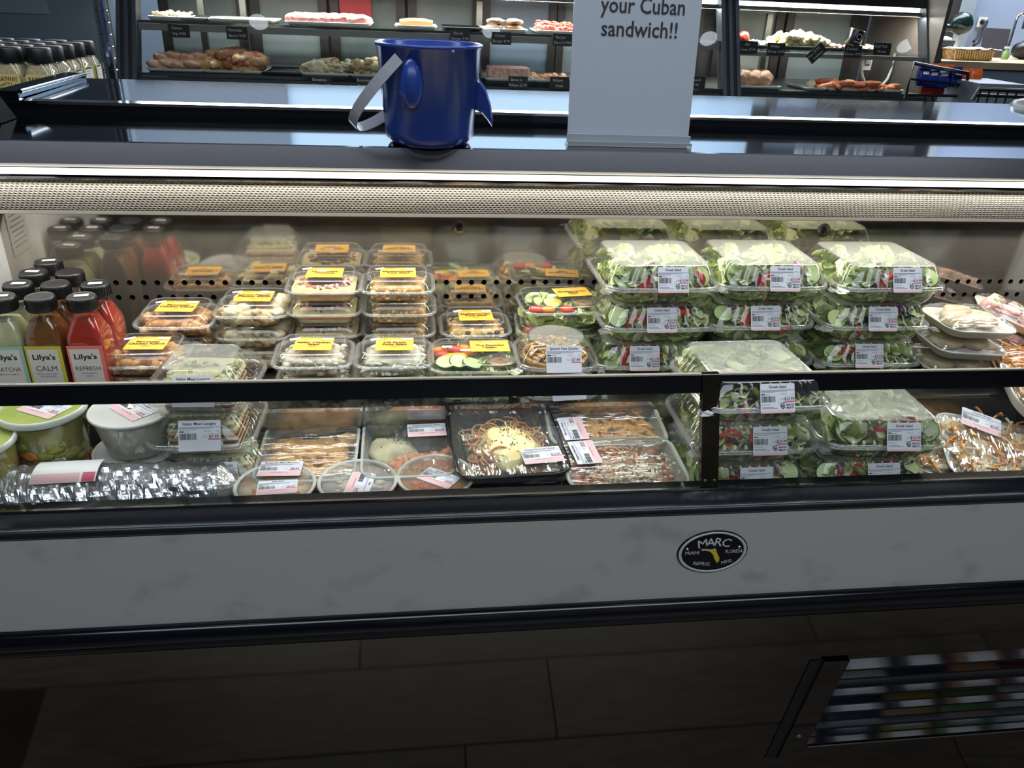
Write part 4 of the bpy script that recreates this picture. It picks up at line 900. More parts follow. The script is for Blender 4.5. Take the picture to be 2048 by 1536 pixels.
# round side tubs by the glass
def round_side(label, x, y, m1, m2, lrz, lab):
    t = top('round_tub', label, 'soup tub', (x, y, FZ + .002)); r1 = .0565; h = .048
    part('cup', cm('rs_cup', lambda b: b.lathe([(r1 * .8, 0), (r1 * .95, h * .9), (r1 * 1.0, h * .93)], CLEAR, 40, cap0=CLEAR)), t)
    part('filling', cm('rs_' + m1.name, lambda b: (b.lathe([(r1 * .78, .002), (r1 * .9, h * .88), (0, h * .92)], m1, 36, cap0=m1), [b.blob((R.uniform(-.6, .6) * r1, R.uniform(-.6, .6) * r1, h * .91), R.uniform(.003, .007), m2, (1.4, 1, .4), j=.3, seed=k) for k in range(34)])), t, kind='stuff')
    part('lid', cm('rs_lid', lambda b: (b.lathe([(r1 * .99, h * .92), (r1 * 1.03, h * .93), (r1 * 1.03, h * .99), (r1 * 1.0, h * 1.02), (r1 * .95, h), (r1 * .93, h * .965)], mat('soft_rim', (196, 196, 188), .25), 48), b.lathe([(r1 * .93, h * .965), (0, h * .966)], LIDC, 40))), t)
    part('label', cm('rl' + lab, lambda b: pink_label(b, lab, '4.99', .056, .036)), t, loc=(.004, -.006, h * .97), rot=(0, 0, lrz))
OS = mat('orange_sauce', (222, 140, 40), .2, c2=(196, 110, 40), scale=30); BS = mat('brown_sauce', (196, 150, 96), .3, c2=(226, 206, 170), scale=25); PS = mat('purple_slaw', (186, 166, 166), .4, c2=(206, 190, 186), scale=40)
round_side('round tub of browned side dish under a foggy lid, near the foil', -.205, .985, BS, CARR, .06, 'Side Dish')
round_side('middle round tub with a pale purple filling and clear lid', -.088, .988, PS, mat('slaw_bit', (206, 196, 180), .5), -1.75, 'Slaw')
round_side('round tub of bright orange sauce with a tilted label', .026, .996, OS, mat('sauce_red', (196, 96, 40), .3), -.62, 'Orange Sauce')
# foil wrapped sub
b = B(); FOIL = mat('foil', (206, 207, 210), .24, 0.85, bump=1, bscale=60)
nx, nk = 130, 36; vs = []
for i in range(nx + 1):
    u = i / nx; x = -.205 + .41 * u
    e = min(1, (min(u, 1 - u) / .07 + .05)) ** .5 if min(u, 1 - u) < .07 else 1
    rr = (.040 + .004 * math.sin(u * 5)) * e
    for k in range(nk):
        a = 2 * pi * k / nk; p = Vector((x * 26, math.cos(a) * 2.1, math.sin(a) * 2.1))
        q = rr * (1 + .10 * noise.noise(p * .6) + .07 * noise.noise(p * 2.3) + .06 * noise.noise(p * 5)); vs.append((x, q * math.cos(a) * 1.15, max(-.028, q * math.sin(a) * .95)))
b.add(vs, [(i * nk + k, (i + 1) * nk + k, (i + 1) * nk + (k + 1) % nk, i * nk + (k + 1) % nk) for i in range(nx) for k in range(nk)] + [tuple(range(nk)), tuple(nx * nk + k for k in range(nk))[::-1]], FOIL, False)
t = top('foil_sandwich', 'long foil-wrapped sandwich lying against the front glass at left', 'foil wrap', (-.462, .992, FZ + .040), .05)
part('foil_wrap', b, t)
b = B(); n = 10; L_ = []
for i in range(n + 1):
    a = pi * (.30 + .34 * i / n); L_.append((math.cos(a) * .050, math.sin(a) * .0435))
b.add([(x, p[0] * -1, p[1]) for p in L_ for x in (-.042, .042)], [(2 * i, 2 * i + 1, 2 * i + 3, 2 * i + 2) for i in range(n)], PAPERW, True)
for x0_, x1_, mm in ((-.041, .02, PINK), (.024, .04, REDINK)): b.add([(x, p[0] * -1.0, p[1] + .0005) for p in L_[0:4] for x in (x0_, x1_)], [(2 * i, 2 * i + 1, 2 * i + 3, 2 * i + 2) for i in range(3)], mm)
part('label', b, t, loc=(-.020, 0, .002))
# ================================================================ FOAM TRAYS AT THE RIGHT
FOAM = mat('foam', (232, 230, 222), .6)
def foam(label, loc, w, d, rot, fill, film=FILM, lab=None, lp=(0, 0, 0), dome=.022):
    t = top('foam_tray', label, 'wrapped tray', loc, 0, rot=rot); k_ = '%.3f%.3f' % (w, d)
    part('tray', cm('foam' + k_, lambda b: b.loft([ring(w * .82, d * .82, .02, .001), ring(w * .84, d * .84, .022, 0), ring(w * .97, d * .97, .026, .013), ring(w, d, .028, .0145), ring(w * .985, d * .985, .026, .0165), ring(w * .94, d * .94, .024, .015), ring(w * .84, d * .84, .02, .004)], FOAM, FOAM, FOAM)), t)
    fill(t, w, d)
    def fl(b):
        n = 18; vs = []
        for i in range(n + 1):
            for j in range(n + 1):
                u, v = i / n * 2 - 1, j / n * 2 - 1; m_ = max(abs(u), abs(v))
                z = .0165 + (dome) * (1 - m_ ** 3) + .003 * noise.noise(Vector((u * 7, v * 2, w * 50))) * (1 - m_ ** 6)
                e = 1 - .06 * (u * u * v * v); vs.append((u * w * e, v * d * e, z))
        b.add(vs, [(i * (n + 1) + j, (i + 1) * (n + 1) + j, (i + 1) * (n + 1) + j + 1, i * (n + 1) + j + 1) for i in range(n) for j in range(n)], film, True)
    part('film', cm('ff%s%.3f' % (k_, dome), fl), t)
    if lab: part('label', cm('fll' + lab, lambda b: pink_label(b, lab, '5.99', .064, .042)), t, loc=lp[:3], rot=(0, 0, lp[3]))
BUN = mat('pita', (222, 206, 174), .6, c2=(196, 166, 120), scale=25, bump=.5)
def buns(t, w, d):
    for x, y in ((-.028, -.004), (.026, .0), (.0, .03)): part('stuffed_roll', cm('bun', lambda b: b.blob((0, 0, 0), .0275, BUN, (1.0, 1.05, .5), j=.07, sub=3)), t, loc=(x, y, .018))
for k in range(3): foam(['bottom white foam tray of pale rolls, right of the salads', 'middle white foam tray of pale rolls in the leaning stack', 'top white foam tray of pale rolls with shiny film'][k], (1.000 + .004 * k, 1.245, DZ + .006 + .0415 * k), .068, .060, (.0, .04, -.12 + .05 * k), buns)
CHS = [mat('shred_orange', (226, 150, 66), .45), mat('shred_light', (236, 176, 100), .45), mat('shred_white', (240, 226, 196), .5)]
foam('foam tray of orange shredded cheese sloping down beside the rolls', (1.135, 1.205, DZ + .010), .075, .062, (.05, .18, -.15), lambda t, w, d: part('shredded_cheese', cm('shred', lambda b: (pile(b, w * .78, d * .78, .006, .022, 30, .01, CHS, 3), strands(b, w * .74, d * .74, .018, .027, 420, .0016, CHS[:2], 5, (.02, .05), (.04, .1)))), t, kind='stuff'), lab='Cheese Tray', lp=(.006, -.02, .042, -.15))
def rolls(t, w, d):
    def f(b):
        b.lathe([(.0, .030), (.006, .030)], mat('roll_green', (96, 128, 60), .5), 12); b.lathe([(.006, .030), (.0085, .0295)], mat('roll_cheese', (236, 228, 196), .5), 14); b.lathe([(.0085, .0295), (.014, .029), (.016, .024), (.016, 0.0)], mat('prosciutto', (206, 150, 140), .4, c2=(226, 190, 180), scale=60), 18)
    for i in range(4):
        for j in (-1, 1): part('pinwheel_roll', cm('pinw', f), t, loc=(-.060 + .038 * i + .008 * j, j * .017, .005), rot=(.1, .1, 0))
for k in range(2): foam(['lower long tray of pinwheel rolls at the right edge', 'upper long tray of ham pinwheel rolls sloping at the right edge'][k], (1.148 + .012 * k, 1.315 - .01 * k, DZ + .028 + .040 * k), .088, .042, (.05, .30, -.42), rolls)
MEAT = [fm('grill_meat', (120, 84, 62), (90, 58, 44)), fm('grill_meat2', (150, 110, 84), (120, 80, 58)), fm('grill_meat3', (96, 66, 52), (130, 90, 66))]
def nacho(t, w, d): part('cheesy_bread', cm('nacho', lambda b: (pile(b, w * .76, d * .72, .006, .028, 140, .011, [CHS[2], CHS[1], mat('toast', (176, 122, 66), .6)], 6, sub=2, sq=(1.4, 1, .4)), strands(b, w * .66, d * .6, .024, .033, 200, .0020, CHS, 5, (.015, .04), (.05, .14)))), t, kind='stuff')
foam('wrapped foam tray of cheesy bread in front, at the right end', (.965, 1.030, FZ + .028), .100, .072, (.35, .10, -.20), nacho, FILMB, lab='Cheese Bread', lp=(-.035, .038, .040, -.3), dome=.024)
foam('lower wrapped tray of cheesy bread under the front right one', (.925, 1.060, FZ + .002), .095, .070, (.10, .05, -.25), nacho, FILMB)
foam('large foam tray leaning steeply at the right edge above the bread', (1.068, 1.085, FZ + .075), .105, .060, (.30, .58, -.10), nacho, FILMB, dome=.016)
# ================================================================ ON TOP OF THE CASE
t = top('sand_bucket', 'dark blue plastic bucket with fins and a white strap handle on the case top', 'bucket', (.029, 1.378, 1.2655))
BL = mat('bucket_blue', (34, 60, 134), .24); WS = mat('strap_white', (150, 154, 162), .35)
b = B(); sc = .97
b.lathe([(.060, .000), (.066, .002), (.0715, .010), (.0735, .020), (.0835, .148), (.0862, .149), (.0866, .153), (.0845, .1545), (.0820, .152), (.0705, .020), (.058, .008), (0, .008)], BL, 56, cap0=BL); part('pail', b, t)
b = B()
def fin(b, pts, th, m):
    n = len(pts); cx = sum(p[0] for p in pts) / n; cz = sum(p[1] for p in pts) / n
    inn = [((p[0] * .8 + cx * .2), (p[1] * .8 + cz * .2)) for p in pts]
    vs = [(p[0], 0, p[1]) for p in pts] + [(p[0], -th, p[1]) for p in inn] + [(p[0], th, p[1]) for p in inn]
    b.add(vs, [(k, (k + 1) % n, n + (k + 1) % n, n + k) for k in range(n)] + [(k, 2 * n + k, 2 * n + (k + 1) % n, (k + 1) % n) for k in range(n)] + [tuple(range(n, 2 * n)), tuple(range(2 * n, 3 * n))[::-1]], m, False)
fin(b, [(.074, .108), (.080, .105), (.093, .088), (.101, .065), (.1055, .040), (.1045, .028), (.097, .038), (.086, .050), (.074, .055)], .007, BL)
part('side_fin', b, t, rot=(0, 0, -.12))
b = B()
vs_, fs_ = ICO[3]
b.add([(v.x * .0185, v.y * .015, v.z * .035 + (.006 * v.z if v.z > 0 else 0)) for v in vs_], fs_, BL, True); part('front_fin', b, t, loc=(-.029, -.077, .096), rot=(-.06, 0, 0))
b = B(); N = 30; C = Vector((0, 0, .136)); pd = Vector((-.047, -.079, 0)); dd = Vector((-.112, .0, -.114))
L1 = []
for k in range(N + 1):
    a = pi * k / N; p = C + pd * math.cos(a) * 1.0 + dd * math.sin(a) ** .8 * (1.0); tng = (pd * -math.sin(a) + dd * math.cos(a)).normalized()
    nn = pd.cross(dd).normalized(); L1.append((p - nn * 0, nn, tng))
for s_ in (0, 1):
    pass
vs = []
for p, nn, tg in L1:
    s = nn.cross(tg).normalized(); 
    for q, e in ((-.009, -.001), (.009, -.001), (.009, .001), (-.009, .001)): vs.append(p + nn * q * 1.0 + s * e)
b.add(vs, [(4 * k + i, 4 * k + (i + 1) % 4, 4 * k + 4 + (i + 1) % 4, 4 * k + 4 + i) for k in range(N) for i in range(4)] + [(0, 1, 2, 3), (4 * N + 3, 4 * N + 2, 4 * N + 1, 4 * N)], WS, False)
part('strap_handle', b, t, label='white strap handle hanging to the left')
b = B(); b.lathe([(0, .003), (.002, .002), (.0028, 0)], WS, 14); part('handle_button', b, t, loc=(.034, -.0772, .1475), rot=(pi / 2, 0, 0))
t = top('counter_sign', 'white table sign reading your Cuban sandwich standing on the case top', 'sign', (.372, 1.385, 1.2656), -.015)
SG = mat('sign_sheet', (172, 180, 192), .25)
b = B(); T = Matrix.Rotation(-.10, 4, 'X'); b.X = T
b.box((0, 0, .19), (.214, .0035, .38), SG); part('sign_sheet', b, t)
b = B(); b.X = T @ Matrix.Translation((.008, -.0021, 0)) @ Matrix.Rotation(pi / 2, 4, 'X')
b.text('your Cuban', INK, 0, .2085, .0250, w=.142, off=.012); b.text('sandwich!!', INK, -.003, .1730, .0250, w=.129, off=.012); part('lettering', b, t)
b = B(); b.box2((-.109, -.02, 0), (.109, .012, .004), clear('acrylic', tint=(.85, .88, .9), haze=.4, base=.15)); b.box2((-.109, -.0075, .004), (.109, -.004, .018), mat('acrylic_edge', (160, 170, 178), .1)); b.box2((-.109, -.02, 0.0041), (.109, -.017, .008), mat('acrylic_edge', (160, 170, 178), .1)); part('sign_base', b, t)
# ================================================================ SPICE JARS AND CHROME RACK (left)
t = top('chrome_rack', 'chrome wire rack with a grooved post at the left, holding spice jars', 'rack', (0, 0, 0))
def post(b, h):
    pr = []
    z = 0
    while z < h: pr += [(.0155, z), (.0155, z + .022), (.0142, z + .0235), (.0142, z + .0245)]; z += .0254
    b.lathe(pr, CHROME, 16, sm=False)
b = B(); post(b, 2.15); part('rack_post', b, t, loc=(-.705, 2.10, FL))
b = B()
for y in (2.10, 2.62): b.tube([(-1.6, y, 1.178), (-.70, y, 1.178)], .004, CHROME, 6); b.tube([(-1.6, y, 1.15), (-.70, y, 1.15)], .003, CHROME, 6)
for k in range(30): b.tube([(-1.58 + k * .03, 2.10, 1.183), (-1.58 + k * .03, 2.62, 1.183)], .002, CHROME, 5)
part('wire_shelf', b, t, kind='stuff')
b = B(); b.lathe([(.017, 0), (.022, .0), (.022, .03), (.017, .03)], CHROME, 16); part('collar', b, t, loc=(-.705, 2.10, 1.165))
YL = mat('jar_label_yellow', (196, 186, 116), .5); GRAN = mat('granules', (176, 160, 116), .7, c2=(140, 124, 84), scale=300)
def jar_b(b): b.loft([ring(.028, .028, .012, 0), ring(.030, .030, .012, .004), ring(.030, .030, .012, .095), ring(.024, .024, .022, .112), ring(.0245, .0245, .0245, .118)], clear('jar_plastic', haze=.08), None)
def jar_g(b): b.loft([ring(.028, .028, .012, .003), ring(.0285, .0285, .012, .095), ring(.023, .023, .02, .108)], GRAN, GRAN, GRAN)
def jar_c(b): b.lathe([(.027, .112), (.028, .114), (.028, .142), (.026, .146), (.0, .146)], BLACKM, 28)
def jar_l(b):
    b.rect(-.0285, -.036, .0285, .036, 0, YL); BR = mat('jar_print', (110, 50, 36), .5)
    b.text('RAYWAY', BR, 0, .020, .0105, w=.044, z=.0004, off=.02)
    for i, ch in enumerate('COUNTRY ST.'):
        X0 = b.X; a = (i - 5) * .13; b.X = X0 @ Matrix.Translation((math.sin(a) * .035, .012 + (math.cos(a) - 1) * .035, 0)) @ Matrix.Rotation(-a, 4, 'Z'); b.text(ch, BR, 0, 0, .0055, z=.0004, off=.01); b.X = X0
    b.disc((0, -.012, .0003), .010, mat('jar_emblem', (150, 130, 110), .5), 16)
def jar_n(b):
    b.rect(-.0285, -.036, .0285, .036, 0, YL); b.rect(-.018, -.036, .018, .034, .0003, PAPERW); b.rect(-.018, .030, .018, .034, .0005, INK)
    for k in range(11): b.rect(-.015, .024 - k * .0055, .015 - (k % 3) * .004, .0255 - k * .0055, .0005, INKG)
for j in range(5):
    for i in range(4):
        rz = [(0.1, 1.6, .2, 1.7), (1.5, .2, 1.6, .1), (.1, .2, .1, 1.6), (1.6, .1, .2, .1), (.2, 1.5, .1, .1)][j][i] - .1
        t = top('spice_jar', 'black-capped seasoning jar with a yellow label in the block at the left', 'jar', (-.884 - .0665 * i + .002 * j, 2.16 + .066 * j, 1.187), rz - pi / 2 * (1 if (i + j) % 2 else 0), 'seasoning jars on the rack')
        part('jar', cm('jar_b', jar_b), t); part('seasoning', cm('jar_g', jar_g), t); part('cap', cm('jar_c', jar_c), t)
        part('label', cm('jar_l', jar_l), t, loc=(0, -.0306, .052), rot=(pi / 2, 0, 0)); part('nutrition_label', cm('jar_n', jar_n), t, loc=(.0306, 0, .052), rot=(pi / 2, 0, pi / 2))
        t['label'] = 'black-capped seasoning jar, %s from the right in row %s of the block' % (['first', 'second', 'third', 'fourth'][i], ['nearest', 'second', 'third', 'fourth', 'farthest'][j])
# ================================================================ DELI CASE BEHIND
t = deli = top('deli_case', 'glass-fronted lit deli counter across the back with two levels of meat trays', 'display case', (0, 0, 0))
ALU = mat('aluminium', (92, 97, 104), .42, 1.0); DK = mat('deli_dark', (30, 32, 35), .4); SHG = mat('deli_shelf_steel', (140, 142, 138), .35, .8)
DX0, DX1, DX2 = -1.21, 1.60, 2.57
def upright(x, w):
    b = B()
    for q, m in ((0, ALU), (1, DK), (2, ALU), (3, DK), (4, ALU)):
        x0 = x + w * q / 5; x1 = x + w * (q + 1) / 5; d = .0 if q % 2 else -.008
        b.add([(x0, 3.82 + d, .9), (x1, 3.82 + d, .9), (x1, 3.90 + d, .9), (x0, 3.90 + d, .9), (x0, 4.16 + d, 1.56), (x1, 4.16 + d, 1.56), (x1, 4.24 + d, 1.56), (x0, 4.24 + d, 1.56)], [(0, 1, 5, 4), (1, 2, 6, 5), (2, 3, 7, 6), (3, 0, 4, 7)], m)
    part('upright', b, deli)
upright(DX0 - .085, .085); upright(DX1 - .10, .09); upright(DX2, .075)
GYd = lambda z: 3.83 + (z - .9) / .66 * .34
for x0, x1 in ((DX0, DX1 - .1), (DX1, DX2)):
    b = B(); b.quad((x0, GYd(.9), .9), (x1, GYd(.9), .9), (x1, GYd(1.55), 1.55), (x0, GYd(1.55), 1.55), DELIGLASS); part('glass_pane', b, deli)
LZ_, UZ = 1.105, 1.315
b = B(); b.box2((DX0, 3.95, LZ_ - .012), (DX2, 4.6, LZ_), SHG); b.box2((DX0, 3.94, LZ_ - .10), (DX2, 3.955, LZ_ - .015), mat('deli_rail', (84, 86, 84), .4, .5)); b.box2((DX0, 3.935, LZ_ - .012), (DX2, 3.95, LZ_ + .002), CHROME); part('lower_shelf', b, deli)
b = B(); b.box2((DX0, 4.06, UZ - .008), (DX1 - .1, 4.42, UZ), DELIGLASS); b.box2((DX0, 4.05, UZ - .04), (DX1 - .1, 4.06, UZ - .012), mat('deli_rail_light', (150, 150, 142), .4, .3)); b.box2((DX0, 4.045, UZ - .010), (DX1 - .1, 4.06, UZ + .001), CHROME); part('upper_shelf', b, deli)
b = B(); b.box2((DX1, 4.04, UZ - .038), (DX2, 4.42, UZ - .030), DELIGLASS); b.box2((DX1, 4.03, UZ - .06), (DX2, 4.042, UZ - .040), mat('deli_rail_light', (150, 150, 142), .4, .3)); part('upper_shelf', b, deli)
b = B(); b.box2((DX0 - .1, 3.80, FL), (DX2 + .08, 4.66, .98), mat('deli_base', (70, 78, 86), .4)); part('cabinet_base', b, deli)
b = B(); b.box2((DX0 - .08, 4.16, 1.55), (DX2 + .07, 4.66, 1.57), mat('deli_top', (150, 160, 168), .4)); part('top_deck', b, deli)
b = B(); b.box2((DX0, 4.17, 1.474), (DX2, 4.21, 1.496), mat('deli_tube', (255, 255, 255), .4, emit=(250, 252, 240), es=4.0)); part('light_tube', b, deli)
b = B(); b.box2((DX0, 4.13, 1.496), (DX2, 4.22, 1.55), DK); b.box2((DX0, 4.16, 1.462), (DX2, 4.166, 1.475), ALU); part('tube_housing', b, deli)
# rear sliding doors
BR_ = mat('door_frame_dark', (44, 38, 36), .4); PA = mat('rear_pane', (124, 136, 136), .25, c2=(130, 140, 144), scale=2.2)
for x, w, m in ((-1.05, .34, PA), (-.62, .30, PA), (-.22, .30, mat('rear_pane2', (120, 132, 128), .25, c2=(84, 96, 98), scale=2.5)), (.18, .3, PA), (.58, .32, mat('rear_pane3', (120, 138, 156), .3)), (1.0, .36, PA), (1.40, .30, PA), (1.86, .30, mat('rear_pane4', (110, 118, 116), .3, c2=(150, 156, 150), scale=3)), (2.28, .34, PA)):
    d = part('rear_door', cm('rd%.2f%s' % (w, m.name), lambda b, w=w, m=m: (b.box((0, 0, 0), (w, .012, .56), m))), deli, loc=(x, 4.62, 1.24), rot=(0, 0, 0))
    part('door_frame', cm('rdf%.2f' % w, lambda b, w=w: (b.box((-w / 2 - .02, -.012, 0), (.045, .03, .56), BR_), b.box((w / 2 + .02, -.012, 0), (.045, .03, .56), BR_), b.box((0, -.012, -.15), (w, .02, .03), BR_))), d)
b = B(); b.box2((DX0, 4.64, .98), (DX2, 4.66, 1.55), mat('rear_dark', (58, 56, 54), .6)); part('rear_panel', b, deli)
b = B(); b.box2((DX2 + .01, 3.96, .98), (DX2 + .03, 4.66, 1.55), mat('end_panel_brown', (92, 86, 80), .4)); part('end_panel', b, deli)
b = B(); b.tube([aty(x_, y_, 4.30) for x_, y_ in ((1723, 118), (1723, 135), (1724, 150), (1729, 164), (1738, 173), (1750, 177), (1763, 172), (1775, 158), (1783, 140), (1788, 122), (1790, 106))], .008, WHITE, 8); part('white_hose', b, deli)
b = B(); b.box((0, 0, 0), (.05, .01, .07), WHITE); b.box((0, -.008, .012), (.03, .012, .03), mat('plug_grey', (170, 170, 165), .4)); part('wall_outlet', b, deli, loc=aty(1734, 126, 4.33))
b = B(); b.box((0, 0, 0), (.16, .004, .16), mat('red_sheet', (176, 40, 44), .4)); part('red_notice', b, deli, loc=(-.28, 4.58, 1.38))
for x in (-1.02, -.82, .35, 1.30, 1.9): part('shelf_bracket', cm('brk', lambda b: b.box((0, 0, 0), (.03, .03, .44), SHG)), deli, loc=(x, 4.45, 1.22))
# trays of meat
DTR = mat('deli_tray_white', (206, 208, 204), .35); DTB = mat('deli_tray_black', (24, 25, 27), .3)
def dtray(w, d, m): return cm('dt%.2f%.2f%s' % (w, d, m.name), lambda b: b.loft([ring(w * .44, d * .44, .02, .002), ring(w * .45, d * .45, .02, 0), ring(w * .5, d * .5, .025, .016), ring(w * .49, d * .49, .024, .018), ring(w * .44, d * .44, .02, .005)], m, m, m))
def deli_item(name, label, cat, px, py, shelf, w, m, fill, pn, d=.26, yc=None, kind='stuff'):
    y0 = 3.97 if shelf == 0 else 4.08; z = LZ_ if shelf == 0 else (UZ if px < 1300 else UZ - .03)
    x = aty(px, py, y0 + .03).x
    t = top(name, label, cat, (x, y0 + d / 2, z))
    part('tray', dtray(w, d, m), t)
    if fill:
        if kind == 'each': fill(t)
        else: part(pn, cm('df' + label[:26], fill), t, kind=kind)
    return t
CB = fm('raw_chicken', (226, 176, 140), (206, 150, 116)); BAC = [fm('bacon_pink', (214, 150, 106), (176, 96, 62)), fm('bacon_pale', (232, 190, 140), (206, 150, 100)), fm('bacon_stuff', (226, 182, 116), (196, 146, 84))]
CRAB = [fm('crumbed', (226, 210, 172), (200, 176, 130)), fm('crumb_dark', (196, 166, 116), (160, 124, 80)), fm('crumb_pale', (236, 228, 200), (212, 196, 160))]
PORK = fm('pork_marbled', (206, 110, 108), (232, 190, 180)); RAWR = [fm('ground_red', (206, 96, 76), (180, 66, 52)), fm('ground_pink', (226, 134, 110), (206, 104, 84)), fm('ground_pale', (226, 160, 136), (206, 120, 96))]
def breasts(t):
    for k in range(8):
        part('chicken_breast', cm('breast', lambda b: b.blob((0, 0, 0), .05, CB, (1.15, .8, .5), j=.12, sub=3, seed=2)), t, loc=(-.075 + .05 * (k % 4), -.06 + .06 * (k // 4) - .02, .028 + .026 * (k // 4) + .006 * (k % 2)), rot=(.1, .1, .4 * k))
deli_item('meat_tray', 'tray of raw chicken breasts on the lower deli shelf, far left', 'meat tray', 355, 148, 0, .26, DTR, breasts, '', kind='each')
deli_item('meat_tray', 'heap of bacon-wrapped stuffed chicken on a pale tray', 'meat tray', 468, 148, 0, .28, DTR, lambda b: pile(b, .108, .10, .004, .098, 60, .032, BAC, 3, sub=2, dome=.55, sq=(1.5, .75, .6)), 'stuffed_chicken')
deli_item('empty_tray', 'empty black tray between the bacon heap and crab cakes', 'tray', 565, 150, 0, .20, DTB, None, '')
deli_item('meat_tray', 'left tray of crumbed crab cakes on the lower deli shelf', 'meat tray', 652, 148, 0, .235, DTR, lambda b: pile(b, .105, .10, .004, .062, 60, .022, CRAB, 5, sub=2), 'crab_cakes')
deli_item('meat_tray', 'tray of crumbed cakes partly behind the blue bucket', 'meat tray', 748, 148, 0, .235, DTR, lambda b: pile(b, .105, .10, .004, .075, 60, .022, CRAB, 6, sub=2), 'crab_cakes')
deli_item('meat_tray', 'thick pork belly slab on a white tray, right of the bucket', 'meat tray', 1020, 155, 0, .25, DTR, lambda b: (b.loft([ring(.098, .08, .02, .006), ring(.104, .085, .025, .03), ring(.100, .082, .03, .058)], fm('belly', (196, 140, 120), (226, 190, 170)), None, fm('belly_top', (226, 180, 160), (210, 140, 120)))), 'pork_belly', kind=None)
deli_item('meat_tray', 'flat tray of thin pink cutlets beside the pork slab', 'meat tray', 1105, 157, 0, .19, DTR, lambda b: pile(b, .08, .10, .004, .024, 30, .018, [CB, PORK, BAC[1]], 7, sub=2), 'cutlets')
deli_item('empty_tray', 'black tray left of the pork slab, half hidden by the bucket', 'tray', 930, 152, 0, .2, DTB, None, '')
GN = [fm('gnocchi', (222, 210, 170), (196, 180, 136)), fm('gnocchi_pale', (232, 224, 196), (206, 196, 160)), fm('gnocchi_dark', (196, 180, 130), (170, 150, 106))]
deli_item('meat_tray', 'mound of pale dumplings on the upper deli shelf, far left', 'meat tray', 335, 48, 1, .16, DTR, lambda b: pile(b, .07, .09, .004, .035, 60, .010, GN, 4), 'dumplings')
deli_item('empty_tray', 'empty steel tray on the upper deli shelf', 'tray', 388, 48, 1, .13, SHG, None, '')
deli_item('meat_tray', 'long flat tray of pale sliced cheese on the upper shelf', 'meat tray', 485, 50, 1, .30, DTR, lambda b: pile(b, .13, .10, .004, .016, 30, .018, GN, 9, sub=2, sq=(1.6, 1, .3)), 'sliced_cheese')
deli_item('meat_tray', 'long marbled raw pork loin on the upper deli shelf', 'meat tray', 658, 54, 1, .40, DTR, lambda b: [b.blob((-.14 + .04 * k, -.06, .028), .048, PORK, (1.25, 1, .55), j=.12, sub=3, seed=k) for k in range(8)], 'pork_loin', kind=None)
deli_item('meat_tray', 'tray with a fat brown sausage ring on the upper shelf', 'meat tray', 832, 54, 1, .20, DTR, lambda b: (b.tube([(-.075, -.06, .028), (-.04, -.066, .030), (0, -.068, .031), (.04, -.066, .030), (.078, -.06, .028)], [.012, .0165, .017, .0165, .012], mat('sausage', (206, 150, 96), .35), 12), b.tube([(-.07, -.03, .022), (0, -.035, .024), (.07, -.03, .022)], [.012, .0165, .012], mat('sausage', (206, 150, 96), .35), 12)), 'sausage', kind=None)
def burgers(t):
    for k in range(4): part('burger_patty', cm('patty', lambda b: b.blob((0, 0, 0), .043, fm('patty', (214, 176, 120), (180, 120, 76)), (1, 1, .33), j=.1, sub=3)), t, loc=(-.045 + .09 * (k % 2), -.075, .022 + .026 * (k // 2)), rot=(0, 0, k))
deli_item('meat_tray', 'tray with four stacked seasoned burger patties', 'meat tray', 1010, 58, 1, .22, DTR, burgers, '', kind='each')
deli_item('meat_tray', 'tray of bright red ground meat strands by the white sign', 'meat tray', 1115, 60, 1, .22, DTR, lambda b: (pile(b, .09, .10, .004, .04, 50, .014, RAWR, 3, sub=1), strands(b, .085, .10, .02, .048, 120, .0035, RAWR, 4)), 'ground_meat')
deli_item('empty_tray', 'black tray between the sausage and the burger patties', 'tray', 925, 55, 1, .19, DTB, None, '')
SCL = [fm('scallop', (236, 222, 176), (222, 200, 140)), fm('scallop_pale', (242, 232, 200), (226, 210, 160)), fm('scallop_gold', (222, 196, 130), (206, 176, 106))]
deli_item('seafood_tray', 'big heap of cream sea scallops in the right deli window', 'seafood tray', 1612, 84, 1, .30, DTB, lambda b: pile(b, .125, .10, .004, .078, 90, .021, SCL, 3, sub=2, dome=.8), 'scallops')
deli_item('seafood_tray', 'tray of greyish raw shrimp left of the scallop heap', 'seafood tray', 1530, 82, 1, .18, DTB, lambda b: pile(b, .08, .10, .004, .03, 60, .012, [fm('shrimp_grey', (196, 200, 186), (160, 168, 156)), SCL[1], GN[0]], 4), 'raw_shrimp')
deli_item('seafood_tray', 'shallow tray of cooked pink shrimp right of the scallops', 'seafood tray', 1685, 84, 1, .13, DTB, lambda b: pile(b, .055, .10, .004, .028, 50, .011, [fm('shrimp_pink', (236, 170, 130), (222, 120, 80)), SCL[1], SCL[0]], 4), 'cooked_shrimp')
deli_item('seafood_tray', 'tray of pale fish fillets under the right window frame', 'seafood tray', 1755, 86, 1, .15, DTB, lambda b: pile(b, .06, .10, .004, .022, 14, .026, [fm('fillet', (226, 190, 160), (206, 160, 130)), SCL[1], SCL[0]], 4, sub=2, sq=(1.5, 1, .35)), 'fish_fillets')
deli_item('seafood_tray', 'round red piece in the upper left of the right window', 'seafood tray', 1493, 80, 1, .10, DTB, lambda b: b.blob((0, -.05, .04), .035, mat('red_ball', (186, 60, 50), .4), j=.08, sub=3), 'tuna_piece', kind=None)
deli_item('seafood_tray', 'large pale whole chicken breasts low in the right window', 'meat tray', 1512, 190, 0, .24, DTR, lambda b: [b.blob((-.06 + .05 * k, -.04, .045), .06, CB, (.9, 1, .7), j=.1, sub=3, seed=k) for k in range(3)], 'chicken', kind=None)
